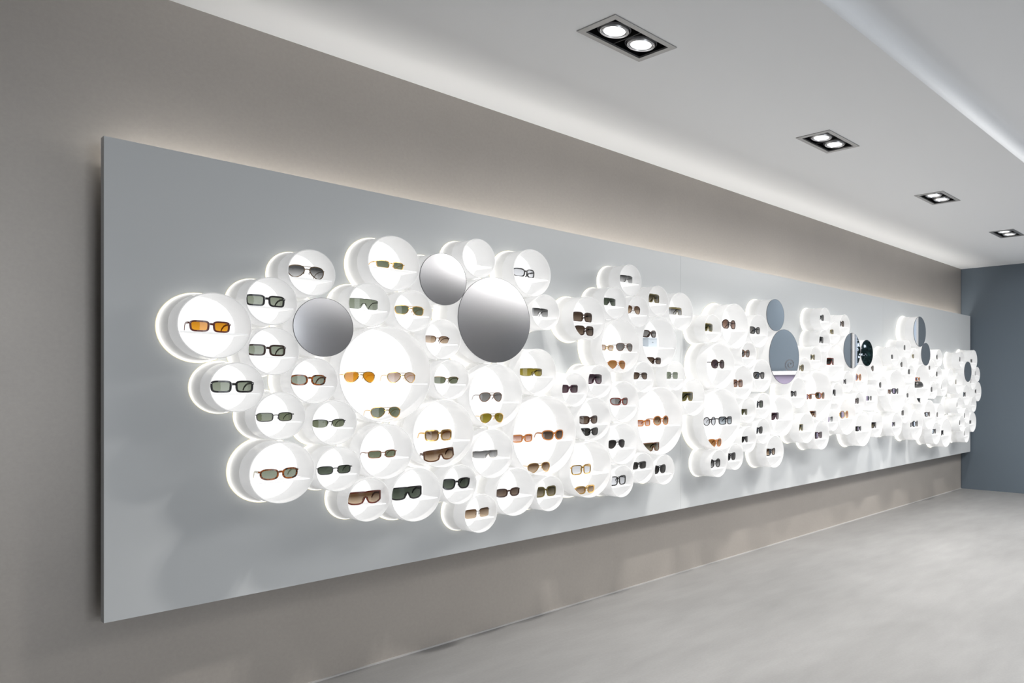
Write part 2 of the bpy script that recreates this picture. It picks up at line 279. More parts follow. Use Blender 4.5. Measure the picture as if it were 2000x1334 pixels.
# x, z, radius, shelf height from centre, mirror front, label
TUBES = [
  (0.969, 1.426, 0.112, -0.023, False, 'medium white tube holding the dark red rectangular sunglasses with amber lenses'),
  (1.148, 1.525, 0.0861, -0.0198, False, 'small white tube holding the black rectangular sunglasses with pale grey-green lenses'),
  (1.287, 1.643, 0.0865, -0.0204, False, 'small white tube holding the black and gold aviators with fading grey lenses'),
  (1.329, 1.442, 0.1113, None, True, 'white tube capped by the leftmost mirror disc'),
  (1.155, 1.346, 0.0864, -0.0194, False, 'small white tube holding the dark brown rectangular sunglasses with grey-green lenses'),
  (1.611, 1.719, 0.1119, -0.0201, False, 'medium white tube holding the gold wire small rectangular sunglasses with dark green lenses'),
  (1.832, 1.679, 0.1118, None, True, 'white tube capped by the middle-sized mirror of the left cluster'),
  (2.011, 1.794, 0.0865, -0.0303, False, 'small empty white tube nearest above the largest silver mirror disc'),
  (2.096, 1.521, 0.1948, None, True, 'white tube capped by the largest silver mirror disc'),
  (2.309, 1.763, 0.112, -0.0227, False, 'medium white tube holding the black wraparound sunglasses with pale clear lenses'),
  (2.391, 1.58, 0.0865, -0.0228, False, 'small white tube holding the rimless dark grey fading shield sunglasses'),
  (1.509, 1.542, 0.0865, -0.0187, False, 'small white tube holding the grey-green one-piece shield sunglasses'),
  (1.694, 1.532, 0.0865, -0.0171, False, 'small white tube holding the gold wire squared aviators with green lenses'),
  (1.832, 1.421, 0.0864, -0.0186, False, 'small white tube holding the brown half-rim sunglasses with amber fading lenses'),
  (1.58, 1.267, 0.1943, -0.037, False, 'very large white backlit tube, biggest tube of the left cluster'),
  (1.037, 1.216, 0.0865, -0.0212, False, 'small white tube holding the black chunky rectangular sunglasses with silver hinge marks'),
  (1.296, 1.24, 0.0865, -0.0202, False, 'small white tube holding the tortoiseshell rounded rectangular sunglasses with grey lenses'),
  (1.177, 1.112, 0.0865, -0.0229, False, 'small white tube holding the dark metal small rectangular sunglasses with green lenses'),
  (1.371, 1.08, 0.086, -0.0222, False, 'small white tube holding the black half-rim metal sunglasses with green lenses'),
  (1.184, 0.907, 0.112, -0.031, False, 'medium white tube holding the tortoiseshell oval sunglasses with pale temples'),
  (1.386, 0.902, 0.0865, -0.0248, False, 'small white tube holding the narrow dark metal sunglasses with near black green lenses'),
  (1.505, 0.77, 0.0865, -0.0243, False, 'small white tube holding the large brown shield sunglasses with amber fading lens'),
  (1.873, 1.248, 0.0865, -0.021, False, 'small white tube holding the gold browline small sunglasses with green lenses'),
  (2.103, 1.176, 0.146, -0.0321, False, 'large white backlit tube, left tube with two aviators'),
  (2.344, 1.288, 0.112, -0.0227, False, 'medium white tube holding the olive yellow wraparound shield sunglasses'),
  (1.578, 0.956, 0.112, -0.031, False, 'medium white tube holding the slim brown metal rectangular sunglasses with grey-green lenses'),
  (1.836, 1.015, 0.146, -0.0352, False, 'large white tube holding the square gold sunglasses with brown fading lenses'),
  (2.084, 0.911, 0.112, -0.0258, False, 'medium white tube holding the silver shield sunglasses with grey fading lens'),
  (1.709, 0.767, 0.112, -0.0246, False, 'medium white tube holding the large black shield sunglasses with dark green lens'),
  (1.913, 0.788, 0.0865, -0.0272, False, 'small white tube holding the chunky black square-top sunglasses'),
  (2.213, 0.722, 0.112, -0.0271, False, 'medium white tube holding the dark brown squared oval sunglasses'),
  (2.418, 0.691, 0.0865, -0.0211, False, 'small white tube holding the olive square sunglasses with fading lenses'),
  (2.022, 0.646, 0.0865, -0.0257, False, 'small white tube holding the rimless square sunglasses with brown fading lenses'),
  (2.389, 0.977, 0.195, -0.0296, False, 'very large white backlit tube, big tube with three brown pairs'),
  (2.98, 1.801, 0.0865, -0.0134, False, 'small white tube holding the dark grey shield aviators with fading lens'),
  (2.861, 1.667, 0.0865, -0.0168, False, 'small white tube holding the dark green-grey rimless shield sunglasses'),
  (2.674, 1.572, 0.112, -0.0213, False, 'medium white tube holding the dark brown oversized square sunglasses'),
  (3.043, 1.634, 0.0865, -0.0153, False, 'small white tube holding the brown aviators with fading lenses'),
  (3.208, 1.708, 0.0865, -0.0123, False, 'small white tube second upper right of the large tube with amber aviators'),
  (3.407, 1.662, 0.112, -0.0218, False, 'medium white tube holding the pale lens visor sunglasses with olive brow bar'),
  (2.907, 1.437, 0.146, -0.029, False, 'large white backlit tube, large tube with amber aviators'),
  (3.219, 1.474, 0.146, -0.0318, False, 'large white tube holding the dark brown wraparound sunglasses perched on a small grey box'),
  (2.752, 1.244, 0.0865, -0.0161, False, 'small white tube nearest lower left of the large tube with amber aviators'),
  (2.577, 1.2, 0.0865, -0.0182, False, 'small white tube nearest upper right of the big tube with three brown pairs'),
  (3.087, 1.269, 0.0865, -0.0152, False, 'small white tube holding the brown double-bridge square aviators'),
  (3.361, 1.279, 0.0865, -0.0205, False, 'small white tube holding the rimless pale green square sunglasses'),
  (2.931, 1.134, 0.112, -0.0229, False, 'medium white tube holding the red-brown wraparound sunglasses with grey lenses'),
  (2.716, 1.047, 0.112, -0.0298, False, 'medium white tube holding the dark brown wraparound sunglasses'),
  (3.524, 1.151, 0.112, -0.0269, False, 'medium white backlit tube, tube with oversized olive shield'),
  (3.228, 1.018, 0.195, -0.0307, False, 'very large white backlit tube, big tube with three amber pairs'),
  (2.921, 0.905, 0.112, -0.0288, False, 'medium white tube holding the dark metal aviators with charcoal lenses'),
  (2.687, 0.786, 0.146, -0.0276, False, 'large white tube holding the gold square glasses with almost clear lenses'),
  (2.917, 0.701, 0.0863, -0.0264, False, 'small white tube holding the black square glasses with light grey lenses'),
  (3.081, 0.758, 0.0863, -0.0092, False, 'small white tube holding the charcoal small rectangular sunglasses'),
  (3.26, 0.735, 0.0865, -0.0288, False, 'small white tube holding the black butterfly sunglasses with charcoal lenses'),
  (3.717, 1.58, 0.0864, -0.0208, False, 'small white tube holding the small dark olive shield sunglasses'),
  (3.949, 1.609, 0.1459, -0.0214, False, 'large white tube holding the dark round sunglasses with pink-brown lenses'),
  (4.221, 1.592, 0.112, -0.0219, False, 'medium white tube holding the black butterfly sunglasses with grey lenses'),
  (4.42, 1.715, 0.112, None, True, 'white tube capped by the plain dark grey mirror disc'),
  (4.536, 1.427, 0.195, None, True, 'white tube capped by the tall mirror showing a mauve counter'),
  (3.795, 1.347, 0.1456, -0.019, False, 'large white tube holding the big round sunglasses with mauve-grey lenses'),
  (4.105, 1.428, 0.0861, -0.019, False, 'small white tube holding the brown butterfly sunglasses with grey lenses'),
  (4.261, 1.289, 0.112, -0.0238, False, 'medium white tube holding the black chunky sunglasses with grey lenses'),
  (4.038, 1.243, 0.1103, -0.0344, False, 'medium white tube holding the square sunglasses with rose-brown lenses'),
  (3.812, 1.007, 0.1943, -0.04, False, 'very large white backlit tube, big tube with round black eyeglasses'),
  (4.1, 1.056, 0.0852, -0.0353, False, 'small white tube nearest right of the big tube with round black eyeglasses'),
  (4.277, 1.082, 0.0863, -0.0165, False, 'small white tube holding the near black small sunglasses'),
  (4.516, 1.007, 0.146, -0.0312, False, 'large white tube nearest below the tall mirror showing a mauve counter'),
  (4.274, 0.909, 0.0863, -0.0226, False, 'small white tube holding the narrow black butterfly sunglasses'),
  (4.104, 0.863, 0.0865, -0.0261, False, 'small white tube holding the charcoal rimless shield sunglasses'),
  (3.774, 0.728, 0.0861, -0.0313, False, 'small white tube holding the round black sunglasses with grey fading lenses'),
  (3.954, 0.758, 0.0865, -0.0292, False, 'small white tube nearest lower right of the big tube with round black eyeglasses'),
  (4.42, 0.759, 0.112, -0.0324, False, 'medium white tube holding the black butterfly sunglasses with brown fading lenses'),
  (5.124, 1.738, 0.0859, -0.0169, False, 'small white tube nearest upper right of the tall mirror showing a mauve counter'),
  (5.442, 1.709, 0.0862, -0.0137, False, 'small white tube holding the dark brown square sunglasses'),
  (5.278, 1.639, 0.0865, -0.0136, False, 'small white tube second upper left of the half grey half blue mirror'),
  (5.116, 1.566, 0.0859, -0.0187, False, 'small white tube second above the big tube with tortoise pairs'),
  (4.984, 1.434, 0.0865, -0.0187, False, 'small white tube holding the dark olive sunglasses with pale lenses'),
  (5.286, 1.4, 0.146, -0.0182, False, 'large white tube holding the black shield sunglasses with orange temples'),
  (5.56, 1.508, 0.1457, None, True, 'white tube capped by the half grey half blue mirror'),
  (5.825, 1.497, 0.1114, None, True, 'white tube capped by the mirror showing dark leaves'),
  (4.824, 1.345, 0.0862, -0.0188, False, 'small white tube nearest upper left of the big tube with tortoise pairs'),
  (6.015, 1.378, 0.1114, -0.0352, False, 'medium white tube nearest lower right of the mirror showing dark leaves'),
  (4.732, 1.168, 0.1116, -0.0301, False, 'medium white tube holding the black wraparound sunglasses with grey lenses'),
  (5.038, 1.149, 0.1948, -0.0345, False, 'very large white backlit tube, big tube with tortoise pairs'),
  (5.324, 1.161, 0.0865, -0.0254, False, 'small white tube nearest right of the big tube with tortoise pairs'),
  (5.499, 1.255, 0.0865, -0.0249, False, 'small white tube nearest below the half grey half blue mirror'),
  (5.734, 1.282, 0.112, -0.0209, False, 'medium white backlit tube, tube of the orange round pair'),
  (6.144, 1.217, 0.0865, -0.0183, False, 'small white tube nearest left of the big tube nearest the case'),
  (5.924, 1.117, 0.112, -0.0283, False, 'medium white tube holding the rimless pale grey sunglasses'),
  (5.696, 1.08, 0.0858, -0.0135, False, 'small white tube holding the small dark brown sunglasses'),
  (5.483, 0.969, 0.1456, -0.017, False, 'large white tube holding the rimless rose fading sunglasses'),
  (5.251, 0.95, 0.0861, -0.0181, False, 'small white tube holding the rimless grey fading sunglasses'),
  (4.849, 0.905, 0.112, -0.0256, False, 'medium white tube holding the dark green shield sunglasses'),
  (5.073, 0.842, 0.112, -0.0316, False, 'medium white tube holding the dark plum square sunglasses'),
  (5.763, 0.857, 0.1453, -0.0232, False, 'large white tube holding the black sunglasses with long temples'),
  (6.023, 0.884, 0.112, -0.0364, False, 'medium white tube holding the black and olive shield sunglasses'),
  (6.942, 1.741, 0.1457, None, True, 'white tube capped by the pale mirror on the topmost far tube'),
  (7.088, 1.529, 0.1114, None, True, 'white tube capped by the small dark far mirror'),
  (8.265, 1.374, 0.112, None, True, 'white tube capped by the rightmost small mirror'),
  (6.659, 1.562, 0.0853, -0.0115, False, 'small white tube nearest lower left of the pale mirror on the topmost far tube'),
  (6.387, 1.486, 0.0865, -0.0259, False, 'small white tube nearest above the big tube nearest the case'),
  (6.845, 1.495, 0.0865, -0.0158, False, 'small white tube nearest below the pale mirror on the topmost far tube'),
  (6.585, 1.407, 0.0852, -0.017, False, 'small white tube nearest upper right of the big tube nearest the case'),
  (6.75, 1.333, 0.0865, -0.0084, False, 'small white tube nearest left of the tube holding the black case'),
  (7.442, 1.503, 0.0865, -0.0179, False, 'small white tube nearest right of the small dark far mirror'),
  (7.248, 1.395, 0.0865, -0.0188, False, 'small white tube nearest upper right of the tube holding the black case'),
  (7.435, 1.326, 0.0865, -0.0147, False, 'small white tube second right of the tube holding the black case'),
  (8.091, 1.494, 0.0865, -0.014, False, 'small white tube nearest upper left of the rightmost small mirror'),
  (8.462, 1.509, 0.112, -0.0318, False, 'medium white tube nearest upper right of the rightmost small mirror'),
  (8.582, 1.348, 0.0852, -0.0142, False, 'small white tube nearest right of the rightmost small mirror'),
  (8.437, 1.258, 0.0844, -0.0127, False, 'small white tube nearest lower right of the rightmost small mirror'),
  (7.999, 1.244, 0.112, -0.0109, False, 'medium white backlit tube, far tube with olive pair'),
  (7.017, 1.231, 0.1947, -0.0336, False, 'very large white backlit tube, tube holding the black case'),
  (6.428, 1.172, 0.1923, -0.0302, False, 'very large white backlit tube, big tube nearest the case'),
  (6.726, 1.14, 0.0865, -0.0342, False, 'small white tube nearest right of the big tube nearest the case'),
  (7.3, 1.176, 0.0865, -0.0212, False, 'small white tube nearest right of the tube holding the black case'),
  (7.574, 1.201, 0.0865, -0.0162, False, 'small white tube nearest above the large bottom tube near the far end'),
  (8.233, 1.115, 0.112, -0.0184, False, 'medium white tube nearest below the rightmost small mirror'),
  (8.602, 1.153, 0.1102, -0.0247, False, 'medium white tube second lower right of the rightmost small mirror'),
  (8.014, 1.007, 0.0865, -0.0183, False, 'small white tube nearest below the far tube with olive pair'),
  (8.462, 1.01, 0.0863, -0.0145, False, 'small white tube third lower right of the rightmost small mirror'),
  (6.607, 0.958, 0.0856, -0.0198, False, 'small white tube nearest lower right of the big tube nearest the case'),
  (7.195, 0.934, 0.1458, -0.0255, False, 'large white tube nearest lower right of the tube holding the black case'),
  (7.476, 0.93, 0.1091, -0.0341, False, 'medium white tube nearest upper left of the large bottom tube near the far end'),
  (6.431, 0.869, 0.1101, -0.0243, False, 'medium white tube nearest below the big tube nearest the case'),
  (6.869, 0.845, 0.146, -0.0238, False, 'large white backlit tube, bottom two-pair far tube'),
  (8.237, 0.892, 0.0854, -0.0291, False, 'small white tube second lower right of the far tube with olive pair'),
  (8.087, 0.809, 0.0854, -0.0195, False, 'small white tube nearest right of the large bottom tube near the far end'),
  (8.428, 0.814, 0.1118, -0.0264, False, 'medium white tube third below the rightmost small mirror'),
  (7.364, 0.74, 0.1102, -0.0101, False, 'medium white tube nearest left of the large bottom tube near the far end'),
  (7.634, 0.73, 0.1447, -0.0267, False, 'large white backlit tube, large bottom tube near the far end'),
  (8.233, 0.682, 0.0865, -0.0162, False, 'small white tube second right of the large bottom tube near the far end'),
  (7.76, 1.308, 0.0865, -0.0259, False, 'small empty white tube nearest left of the far tube with olive pair'),
]
# x, z, width, style, frame colour, lens colour, yaw, on box, low, label
GLASSES = [
  (0.9681, 1.405, 0.127, 'rect', 'redbrown', 'orange', 0, False, False, 'dark red rectangular sunglasses with amber lenses, nearest left of the leftmost mirror disc'),
  (1.1439, 1.5072, 0.136, 'rect', 'black', 'greengrey', 0, False, False, 'black rectangular sunglasses with pale grey-green lenses'),
  (1.2843, 1.6244, 0.136, 'aviator', 'blackgold', 'greygrad', 0, False, False, 'black and gold aviators with fading grey lenses, nearest above the leftmost mirror disc'),
  (1.1466, 1.329, 0.136, 'rect', 'darkbrown', 'greengrey', 0, False, False, 'dark brown rectangular sunglasses with grey-green lenses'),
  (1.6159, 1.7008, 0.13, 'smallrect', 'gold', 'green', 0, False, False, 'gold wire small rectangular sunglasses with dark green lenses'),
  (2.2963, 1.7423, 0.136, 'wrap', 'black', 'clearblue', 0, False, False, 'black wraparound sunglasses with pale clear lenses'),
  (2.383, 1.5593, 0.136, 'shieldrim', 'gunmetal', 'greygrad', 0, False, False, 'rimless dark grey fading shield sunglasses, nearest right of the largest silver mirror disc'),
  (1.5025, 1.5252, 0.14, 'shieldrim', 'gunmetal', 'greengrey', 0, False, False, 'grey-green one-piece shield sunglasses, nearest above the biggest tube of the left cluster'),
  (1.7014, 1.5169, 0.136, 'navigator', 'gold', 'green', 0, False, False, 'gold wire squared aviators with green lenses'),
  (1.8266, 1.4043, 0.136, 'halfrim', 'brown', 'browngrad', 0, False, False, 'brown half-rim sunglasses with amber fading lenses'),
  (1.4894, 1.2326, 0.127, 'aviator', 'gold', 'orange', 0, False, False, 'gold aviators with bright orange lenses'),
  (1.6658, 1.2326, 0.127, 'aviator', 'gold', 'rose', 0, False, False, 'gold aviators with pale rose mirrored lenses'),
  (1.5977, 1.0887, 0.13, 'aviator', 'gold', 'green', 0, False, True, 'gold aviators with dark green lenses'),
  (1.0368, 1.1967, 0.14, 'rect', 'black', 'greengrey', 0, False, False, 'black chunky rectangular sunglasses with silver hinge marks'),
  (1.293, 1.2222, 0.136, 'oval', 'tortoise', 'greengrey', 0, False, False, 'tortoiseshell rounded rectangular sunglasses with grey lenses'),
  (1.1744, 1.091, 0.136, 'smallrect', 'gunmetal', 'green', 0, False, False, 'dark metal small rectangular sunglasses with green lenses'),
  (1.3688, 1.0596, 0.136, 'halfrim', 'black', 'green', 0, False, False, 'black half-rim metal sunglasses with green lenses'),
  (1.1907, 0.8782, 0.136, 'oval', 'tortoise', 'greengrey', 0, False, False, 'tortoiseshell oval sunglasses with pale temples'),
  (1.389, 0.8792, 0.136, 'smallrect', 'black', 'darkgreen', -8.0, False, False, 'narrow dark metal sunglasses with near black green lenses'),
  (1.5085, 0.7476, 0.136, 'bigshield', 'redbrown', 'browngrad', -8.0, False, False, 'large brown shield sunglasses with amber fading lens'),
  (1.8727, 1.2288, 0.136, 'halfrim', 'goldblack', 'green', 0, False, False, 'gold browline small sunglasses with green lenses'),
  (2.1042, 1.1463, 0.125, 'aviator', 'brown', 'grey', 0, False, False, 'brown wire aviators with grey lenses'),
  (2.1103, 1.0488, 0.13, 'aviator', 'gold', 'olive', 0, False, True, 'gold aviators with olive yellow lenses'),
  (2.3417, 1.2672, 0.14, 'shield', 'olivefr', 'olive', 0, False, False, 'olive yellow wraparound shield sunglasses, nearest above the big tube with three brown pairs'),
  (1.5819, 0.9275, 0.13, 'smallrect', 'brownmetal', 'green', 0, False, False, 'slim brown metal rectangular sunglasses with grey-green lenses'),
  (1.8372, 0.9817, 0.13, 'square', 'gold', 'browngrad', 0, False, False, 'square gold sunglasses with brown fading lenses'),
  (1.8449, 0.889, 0.135, 'bigshield', 'brown', 'browngrad', -12.0, False, True, 'large brown shield sunglasses tipped up at an angle'),
  (2.0821, 0.8875, 0.135, 'shield', 'silver', 'greygrad', 0, False, False, 'silver shield sunglasses with grey fading lens'),
  (1.6875, 0.745, 0.14, 'bigshield', 'black', 'darkgreen', -8.0, False, False, 'large black shield sunglasses with dark green lens'),
  (1.9202, 0.7634, 0.136, 'wayfarer', 'black', 'darkgreen', -10.0, False, False, 'chunky black square-top sunglasses, second lower left of the left tube with two aviators'),
  (2.1984, 0.6974, 0.136, 'oval', 'darkbrown', 'brown', -8.0, False, False, 'dark brown squared oval sunglasses'),
  (2.4182, 0.6721, 0.136, 'square', 'olivefr', 'brownolive', -8.0, False, False, 'olive square sunglasses with fading lenses'),
  (2.0298, 0.6222, 0.136, 'rimless', 'gunmetal', 'browngrad', 0, False, False, 'rimless square sunglasses with brown fading lenses'),
  (2.2832, 0.9494, 0.125, 'rect', 'orangebrown', 'rosegrad', 0, False, False, 'clear orange rectangular sunglasses with rose lenses'),
  (2.472, 0.9494, 0.135, 'butterfly', 'orangebrown', 'brown', 0, False, False, 'tortoise butterfly sunglasses with brown lenses'),
  (2.3835, 0.7949, 0.14, 'aviator', 'gold', 'browngrad', 0, False, True, 'gold aviators with brown fading lenses'),
  (2.9849, 1.7898, 0.136, 'shieldrim', 'gunmetal', 'greygrad', 0, False, False, 'dark grey shield aviators with fading lens'),
  (2.8526, 1.6526, 0.136, 'shieldrim', 'gunmetal', 'darkgreen', 0, False, False, 'dark green-grey rimless shield sunglasses, nearest above the large tube with amber aviators'),
  (2.6675, 1.5524, 0.136, 'square', 'darkbrown', 'brown', 0, False, False, 'dark brown oversized square sunglasses'),
  (2.679, 1.4827, 0.135, 'square', 'darkbrown', 'brown', 0, False, True, 'dark brown rectangular sunglasses at tube bottom'),
  (3.0355, 1.6206, 0.136, 'aviator', 'brown', 'browngrad', 0, False, False, 'brown aviators with fading lenses'),
  (3.2033, 1.6977, 0.136, 'bigshield', 'olivefr', 'brownolive', 0, False, False, 'dark olive shield sunglasses in tube second upper right of the large tube with amber aviators'),
  (3.4112, 1.6425, 0.136, 'visor', 'olivefr', 'greygrad', 0, False, False, 'pale lens visor sunglasses with olive brow bar'),
  (2.8336, 1.4105, 0.125, 'smallrect', 'gold', 'rose', 0, False, False, 'pale gold wire sunglasses with rose lenses'),
  (2.9756, 1.4105, 0.13, 'aviator', 'brown', 'grey', 0, False, False, 'brown wire squared aviators with grey lenses'),
  (2.9164, 1.3118, 0.135, 'aviator', 'orangebrown', 'orangebr', 0, False, True, 'amber aviators with orange-brown lenses'),
  (3.1899, 1.4448, 0.136, 'wrap', 'darkbrown', 'grey', 0, True, False, 'dark brown wraparound sunglasses perched on a small grey box'),
  (3.2152, 1.3455, 0.13, 'rect', 'darkbrown', 'brown', 0, False, True, 'reddish brown rectangular sunglasses at tube bottom'),
  (2.7441, 1.2297, 0.136, 'bigshield', 'purplefr', 'purplegrad', 0, False, False, 'dark plum shield sunglasses in tube nearest lower left of the large tube with amber aviators'),
  (2.5711, 1.1845, 0.136, 'rect', 'purplefr', 'purple', 0, False, False, 'plum rectangular sunglasses in tube nearest upper right of the big tube with three brown pairs'),
  (3.0943, 1.2564, 0.136, 'navigator', 'darkbrown', 'brown', 0, False, False, 'brown double-bridge square aviators'),
  (3.3637, 1.2611, 0.136, 'rimless', 'gunmetal', 'greengrey', 0, False, False, 'rimless pale green square sunglasses'),
  (2.9441, 1.1131, 0.136, 'wrap', 'redbrown', 'grey', 0, False, False, 'red-brown wraparound sunglasses with grey lenses'),
  (2.7133, 1.0197, 0.14, 'wrap', 'darkbrown', 'brown', 0, False, False, 'dark brown wraparound sunglasses, nearest right of the big tube with three brown pairs'),
  (2.7195, 0.958, 0.135, 'wrap', 'black', 'darkgrey', 0, False, True, 'black wraparound sunglasses at tube bottom'),
  (3.5067, 1.1264, 0.15, 'bigshield', 'olivefr', 'darkolive', 0, False, False, 'oversized dark olive shield sunglasses'),
  (3.1254, 0.9899, 0.125, 'rect', 'orangebrown', 'rosegrad', 0, False, False, 'orange rectangular sunglasses with rose lenses'),
  (3.276, 0.9899, 0.135, 'round', 'orangebrown', 'browngrad', 0, False, False, 'amber round sunglasses with brown fading lenses'),
  (3.2038, 0.8423, 0.135, 'bigshield', 'brown', 'brownolive', 0, False, True, 'brown shield sunglasses at tube bottom'),
  (2.9119, 0.8787, 0.136, 'aviator', 'gunmetal', 'darkgrey', 0, False, False, 'dark metal aviators with charcoal lenses'),
  (2.6602, 0.7603, 0.136, 'square', 'gold', 'clearblue', 0, False, False, 'gold square glasses with almost clear lenses'),
  (2.6875, 0.6571, 0.14, 'oval', 'gold', 'browngrad', 0, False, True, 'gold oval sunglasses with brown fading lenses'),
  (2.9199, 0.6768, 0.136, 'square', 'black', 'clearblue', 0, False, False, 'black square glasses with light grey lenses'),
  (3.0813, 0.7508, 0.136, 'rect', 'gunmetal', 'darkgrey', -6.0, False, False, 'charcoal small rectangular sunglasses'),
  (3.254, 0.7088, 0.136, 'butterfly', 'black', 'darkgrey', 0, False, False, 'black butterfly sunglasses with charcoal lenses'),
  (3.7086, 1.5611, 0.136, 'bigshield', 'olivefr', 'darkolive', 0, False, False, 'small dark olive shield sunglasses'),
  (3.9382, 1.5897, 0.15, 'round', 'darkbrown', 'rosebrown', 0, False, False, 'dark round sunglasses with pink-brown lenses'),
  (4.2321, 1.5727, 0.136, 'butterfly', 'black', 'grey', 0, False, False, 'black butterfly sunglasses with grey lenses'),
  (3.8199, 1.3304, 0.14, 'round', 'darkbrown', 'purple', 0, False, False, 'big round sunglasses with mauve-grey lenses'),
  (4.1095, 1.4117, 0.136, 'butterfly', 'brown', 'grey', 0, False, False, 'brown butterfly sunglasses with grey lenses'),
  (4.2824, 1.267, 0.136, 'wayfarer', 'black', 'grey', 0, False, False, 'black chunky sunglasses with grey lenses'),
  (4.0263, 1.2105, 0.136, 'square', 'brown', 'rosebrown', 0, False, False, 'square sunglasses with rose-brown lenses'),
  (3.7328, 0.9689, 0.13, 'round', 'black', 'clearblue', 0, False, False, 'round black eyeglasses with clear lenses'),
  (3.9034, 0.9689, 0.14, 'square', 'black', 'bluegrad', 0, False, False, 'black squared round sunglasses with blue-grey lenses'),
  (3.7925, 0.8299, 0.14, 'butterfly', 'orangebrown', 'orangebr', 0, False, True, 'orange-brown pointed sunglasses at tube bottom'),
  (4.0978, 1.0232, 0.136, 'shieldrim', 'olivefr', 'darkolive', 0, False, False, 'dark olive shield sunglasses in tube nearest right of the big tube with round black eyeglasses'),
  (4.269, 1.0681, 0.136, 'square', 'black', 'darkgreen', 0, False, False, 'near black small sunglasses'),
  (4.4783, 0.9783, 0.136, 'bigshield', 'purplefr', 'purple', 0, False, False, 'dark plum shield sunglasses in tube nearest below the tall mirror showing a mauve counter'),
  (4.2656, 0.8884, 0.136, 'butterfly', 'black', 'darkgrey', 0, False, False, 'narrow black butterfly sunglasses, third right of the big tube with round black eyeglasses'),
  (4.1034, 0.8391, 0.136, 'shieldrim', 'gunmetal', 'darkgrey', 0, False, False, 'charcoal rimless shield sunglasses'),
  (3.7786, 0.6987, 0.136, 'round', 'black', 'greygrad', 0, False, False, 'round black sunglasses with grey fading lenses'),
  (3.9481, 0.731, 0.136, 'butterfly', 'black', 'darkgrey', 0, False, False, 'black shield sunglasses in tube nearest lower right of the big tube with round black eyeglasses'),
  (4.425, 0.729, 0.136, 'butterfly', 'black', 'browngrad', 0, False, False, 'black butterfly sunglasses with brown fading lenses'),
  (5.1165, 1.7235, 0.136, 'butterfly', 'black', 'darkgrey', 0, False, False, 'black sunglasses in tube nearest upper right of the tall mirror showing a mauve counter'),
  (5.4444, 1.6972, 0.136, 'square', 'darkbrown', 'brown', 0, False, False, 'dark brown square sunglasses, nearest upper left of the half grey half blue mirror'),
  (5.2707, 1.6274, 0.136, 'rect', 'olivefr', 'brownolive', 0, False, False, 'dark olive sunglasses in tube second upper left of the half grey half blue mirror'),
  (5.1175, 1.5491, 0.136, 'bigshield', 'black', 'darkgrey', 0, False, False, 'black shield sunglasses in tube second above the big tube with tortoise pairs'),
  (4.9912, 1.4174, 0.136, 'wrap', 'olivefr', 'greygrad', 0, False, False, 'dark olive sunglasses with pale lenses, nearest above the big tube with tortoise pairs'),
  (5.2831, 1.3842, 0.15, 'bigshield', 'redbrown', 'darkgrey', 0, False, False, 'black shield sunglasses with orange temples'),
  (4.8152, 1.3281, 0.136, 'butterfly', 'olivefr', 'brownolive', 0, False, False, 'olive butterfly sunglasses in tube nearest upper left of the big tube with tortoise pairs'),
  (5.9869, 1.3451, 0.136, 'butterfly', 'darkbrown', 'brown', 0, False, False, 'dark brown sunglasses in tube nearest lower right of the mirror showing dark leaves'),
  (4.7219, 1.1406, 0.136, 'wrap', 'black', 'grey', 0, False, False, 'black wraparound sunglasses with grey lenses'),
  (4.9326, 1.1172, 0.13, 'rect', 'tortoise', 'brown', 0, False, False, 'tortoise sunglasses in the big tube with tortoise pairs'),
  (5.1236, 1.1172, 0.14, 'butterfly', 'tortoise', 'brownolive', 0, False, False, 'tortoise butterfly sunglasses in the big tube with tortoise pairs'),
  (5.0073, 0.9765, 0.135, 'bigshield', 'brown', 'browngrad', 0, False, True, 'brown pointed sunglasses at tube bottom'),
  (5.3161, 1.1377, 0.136, 'bigshield', 'black', 'darkgrey', 0, False, False, 'black shield sunglasses in tube nearest right of the big tube with tortoise pairs'),
  (5.4972, 1.2326, 0.136, 'wrap', 'black', 'darkgrey', 0, False, False, 'black wraparound sunglasses in tube nearest below the half grey half blue mirror'),
  (5.7441, 1.2633, 0.136, 'round', 'orangebrown', 'orangebr', 0, False, False, 'bright orange-brown round sunglasses'),
  (6.1355, 1.2014, 0.136, 'butterfly', 'black', 'darkgrey', 0, False, False, 'small black sunglasses in tube nearest left of the big tube nearest the case'),
  (5.9471, 1.0906, 0.136, 'rimless', 'gunmetal', 'grey', 0, False, False, 'rimless pale grey sunglasses'),
  (5.7022, 1.0685, 0.136, 'square', 'darkbrown', 'darkgrey', 0, False, False, 'small dark brown sunglasses, nearest below the tube of the orange round pair'),
  (5.508, 0.9539, 0.15, 'round', 'gold', 'rosegrad', 0, False, False, 'rimless rose fading sunglasses'),
  (5.2595, 0.9338, 0.136, 'rimless', 'gunmetal', 'greygrad', 0, False, False, 'rimless grey fading sunglasses, nearest lower right of the big tube with tortoise pairs'),
  (4.8149, 0.8819, 0.136, 'bigshield', 'olivefr', 'darkolive', 0, False, False, 'dark green shield sunglasses, nearest lower left of the big tube with tortoise pairs'),
  (5.0855, 0.8128, 0.136, 'square', 'purplefr', 'purple', 0, False, False, 'dark plum square sunglasses, nearest below the big tube with tortoise pairs'),
  (5.763, 0.8365, 0.136, 'wrap', 'black', 'darkgrey', 0, False, False, 'black sunglasses with long temples, second below the tube of the orange round pair'),
  (6.0473, 0.85, 0.136, 'bigshield', 'black', 'brownolive', 0, False, False, 'black and olive shield sunglasses'),
  (6.6534, 1.5525, 0.136, 'butterfly', 'black', 'darkgrey', 0, False, False, 'black sunglasses in tube nearest lower left of the pale mirror on the topmost far tube'),
  (6.3798, 1.4627, 0.136, 'rect', 'black', 'darkgrey', 0, False, False, 'black sunglasses in tube nearest above the big tube nearest the case'),
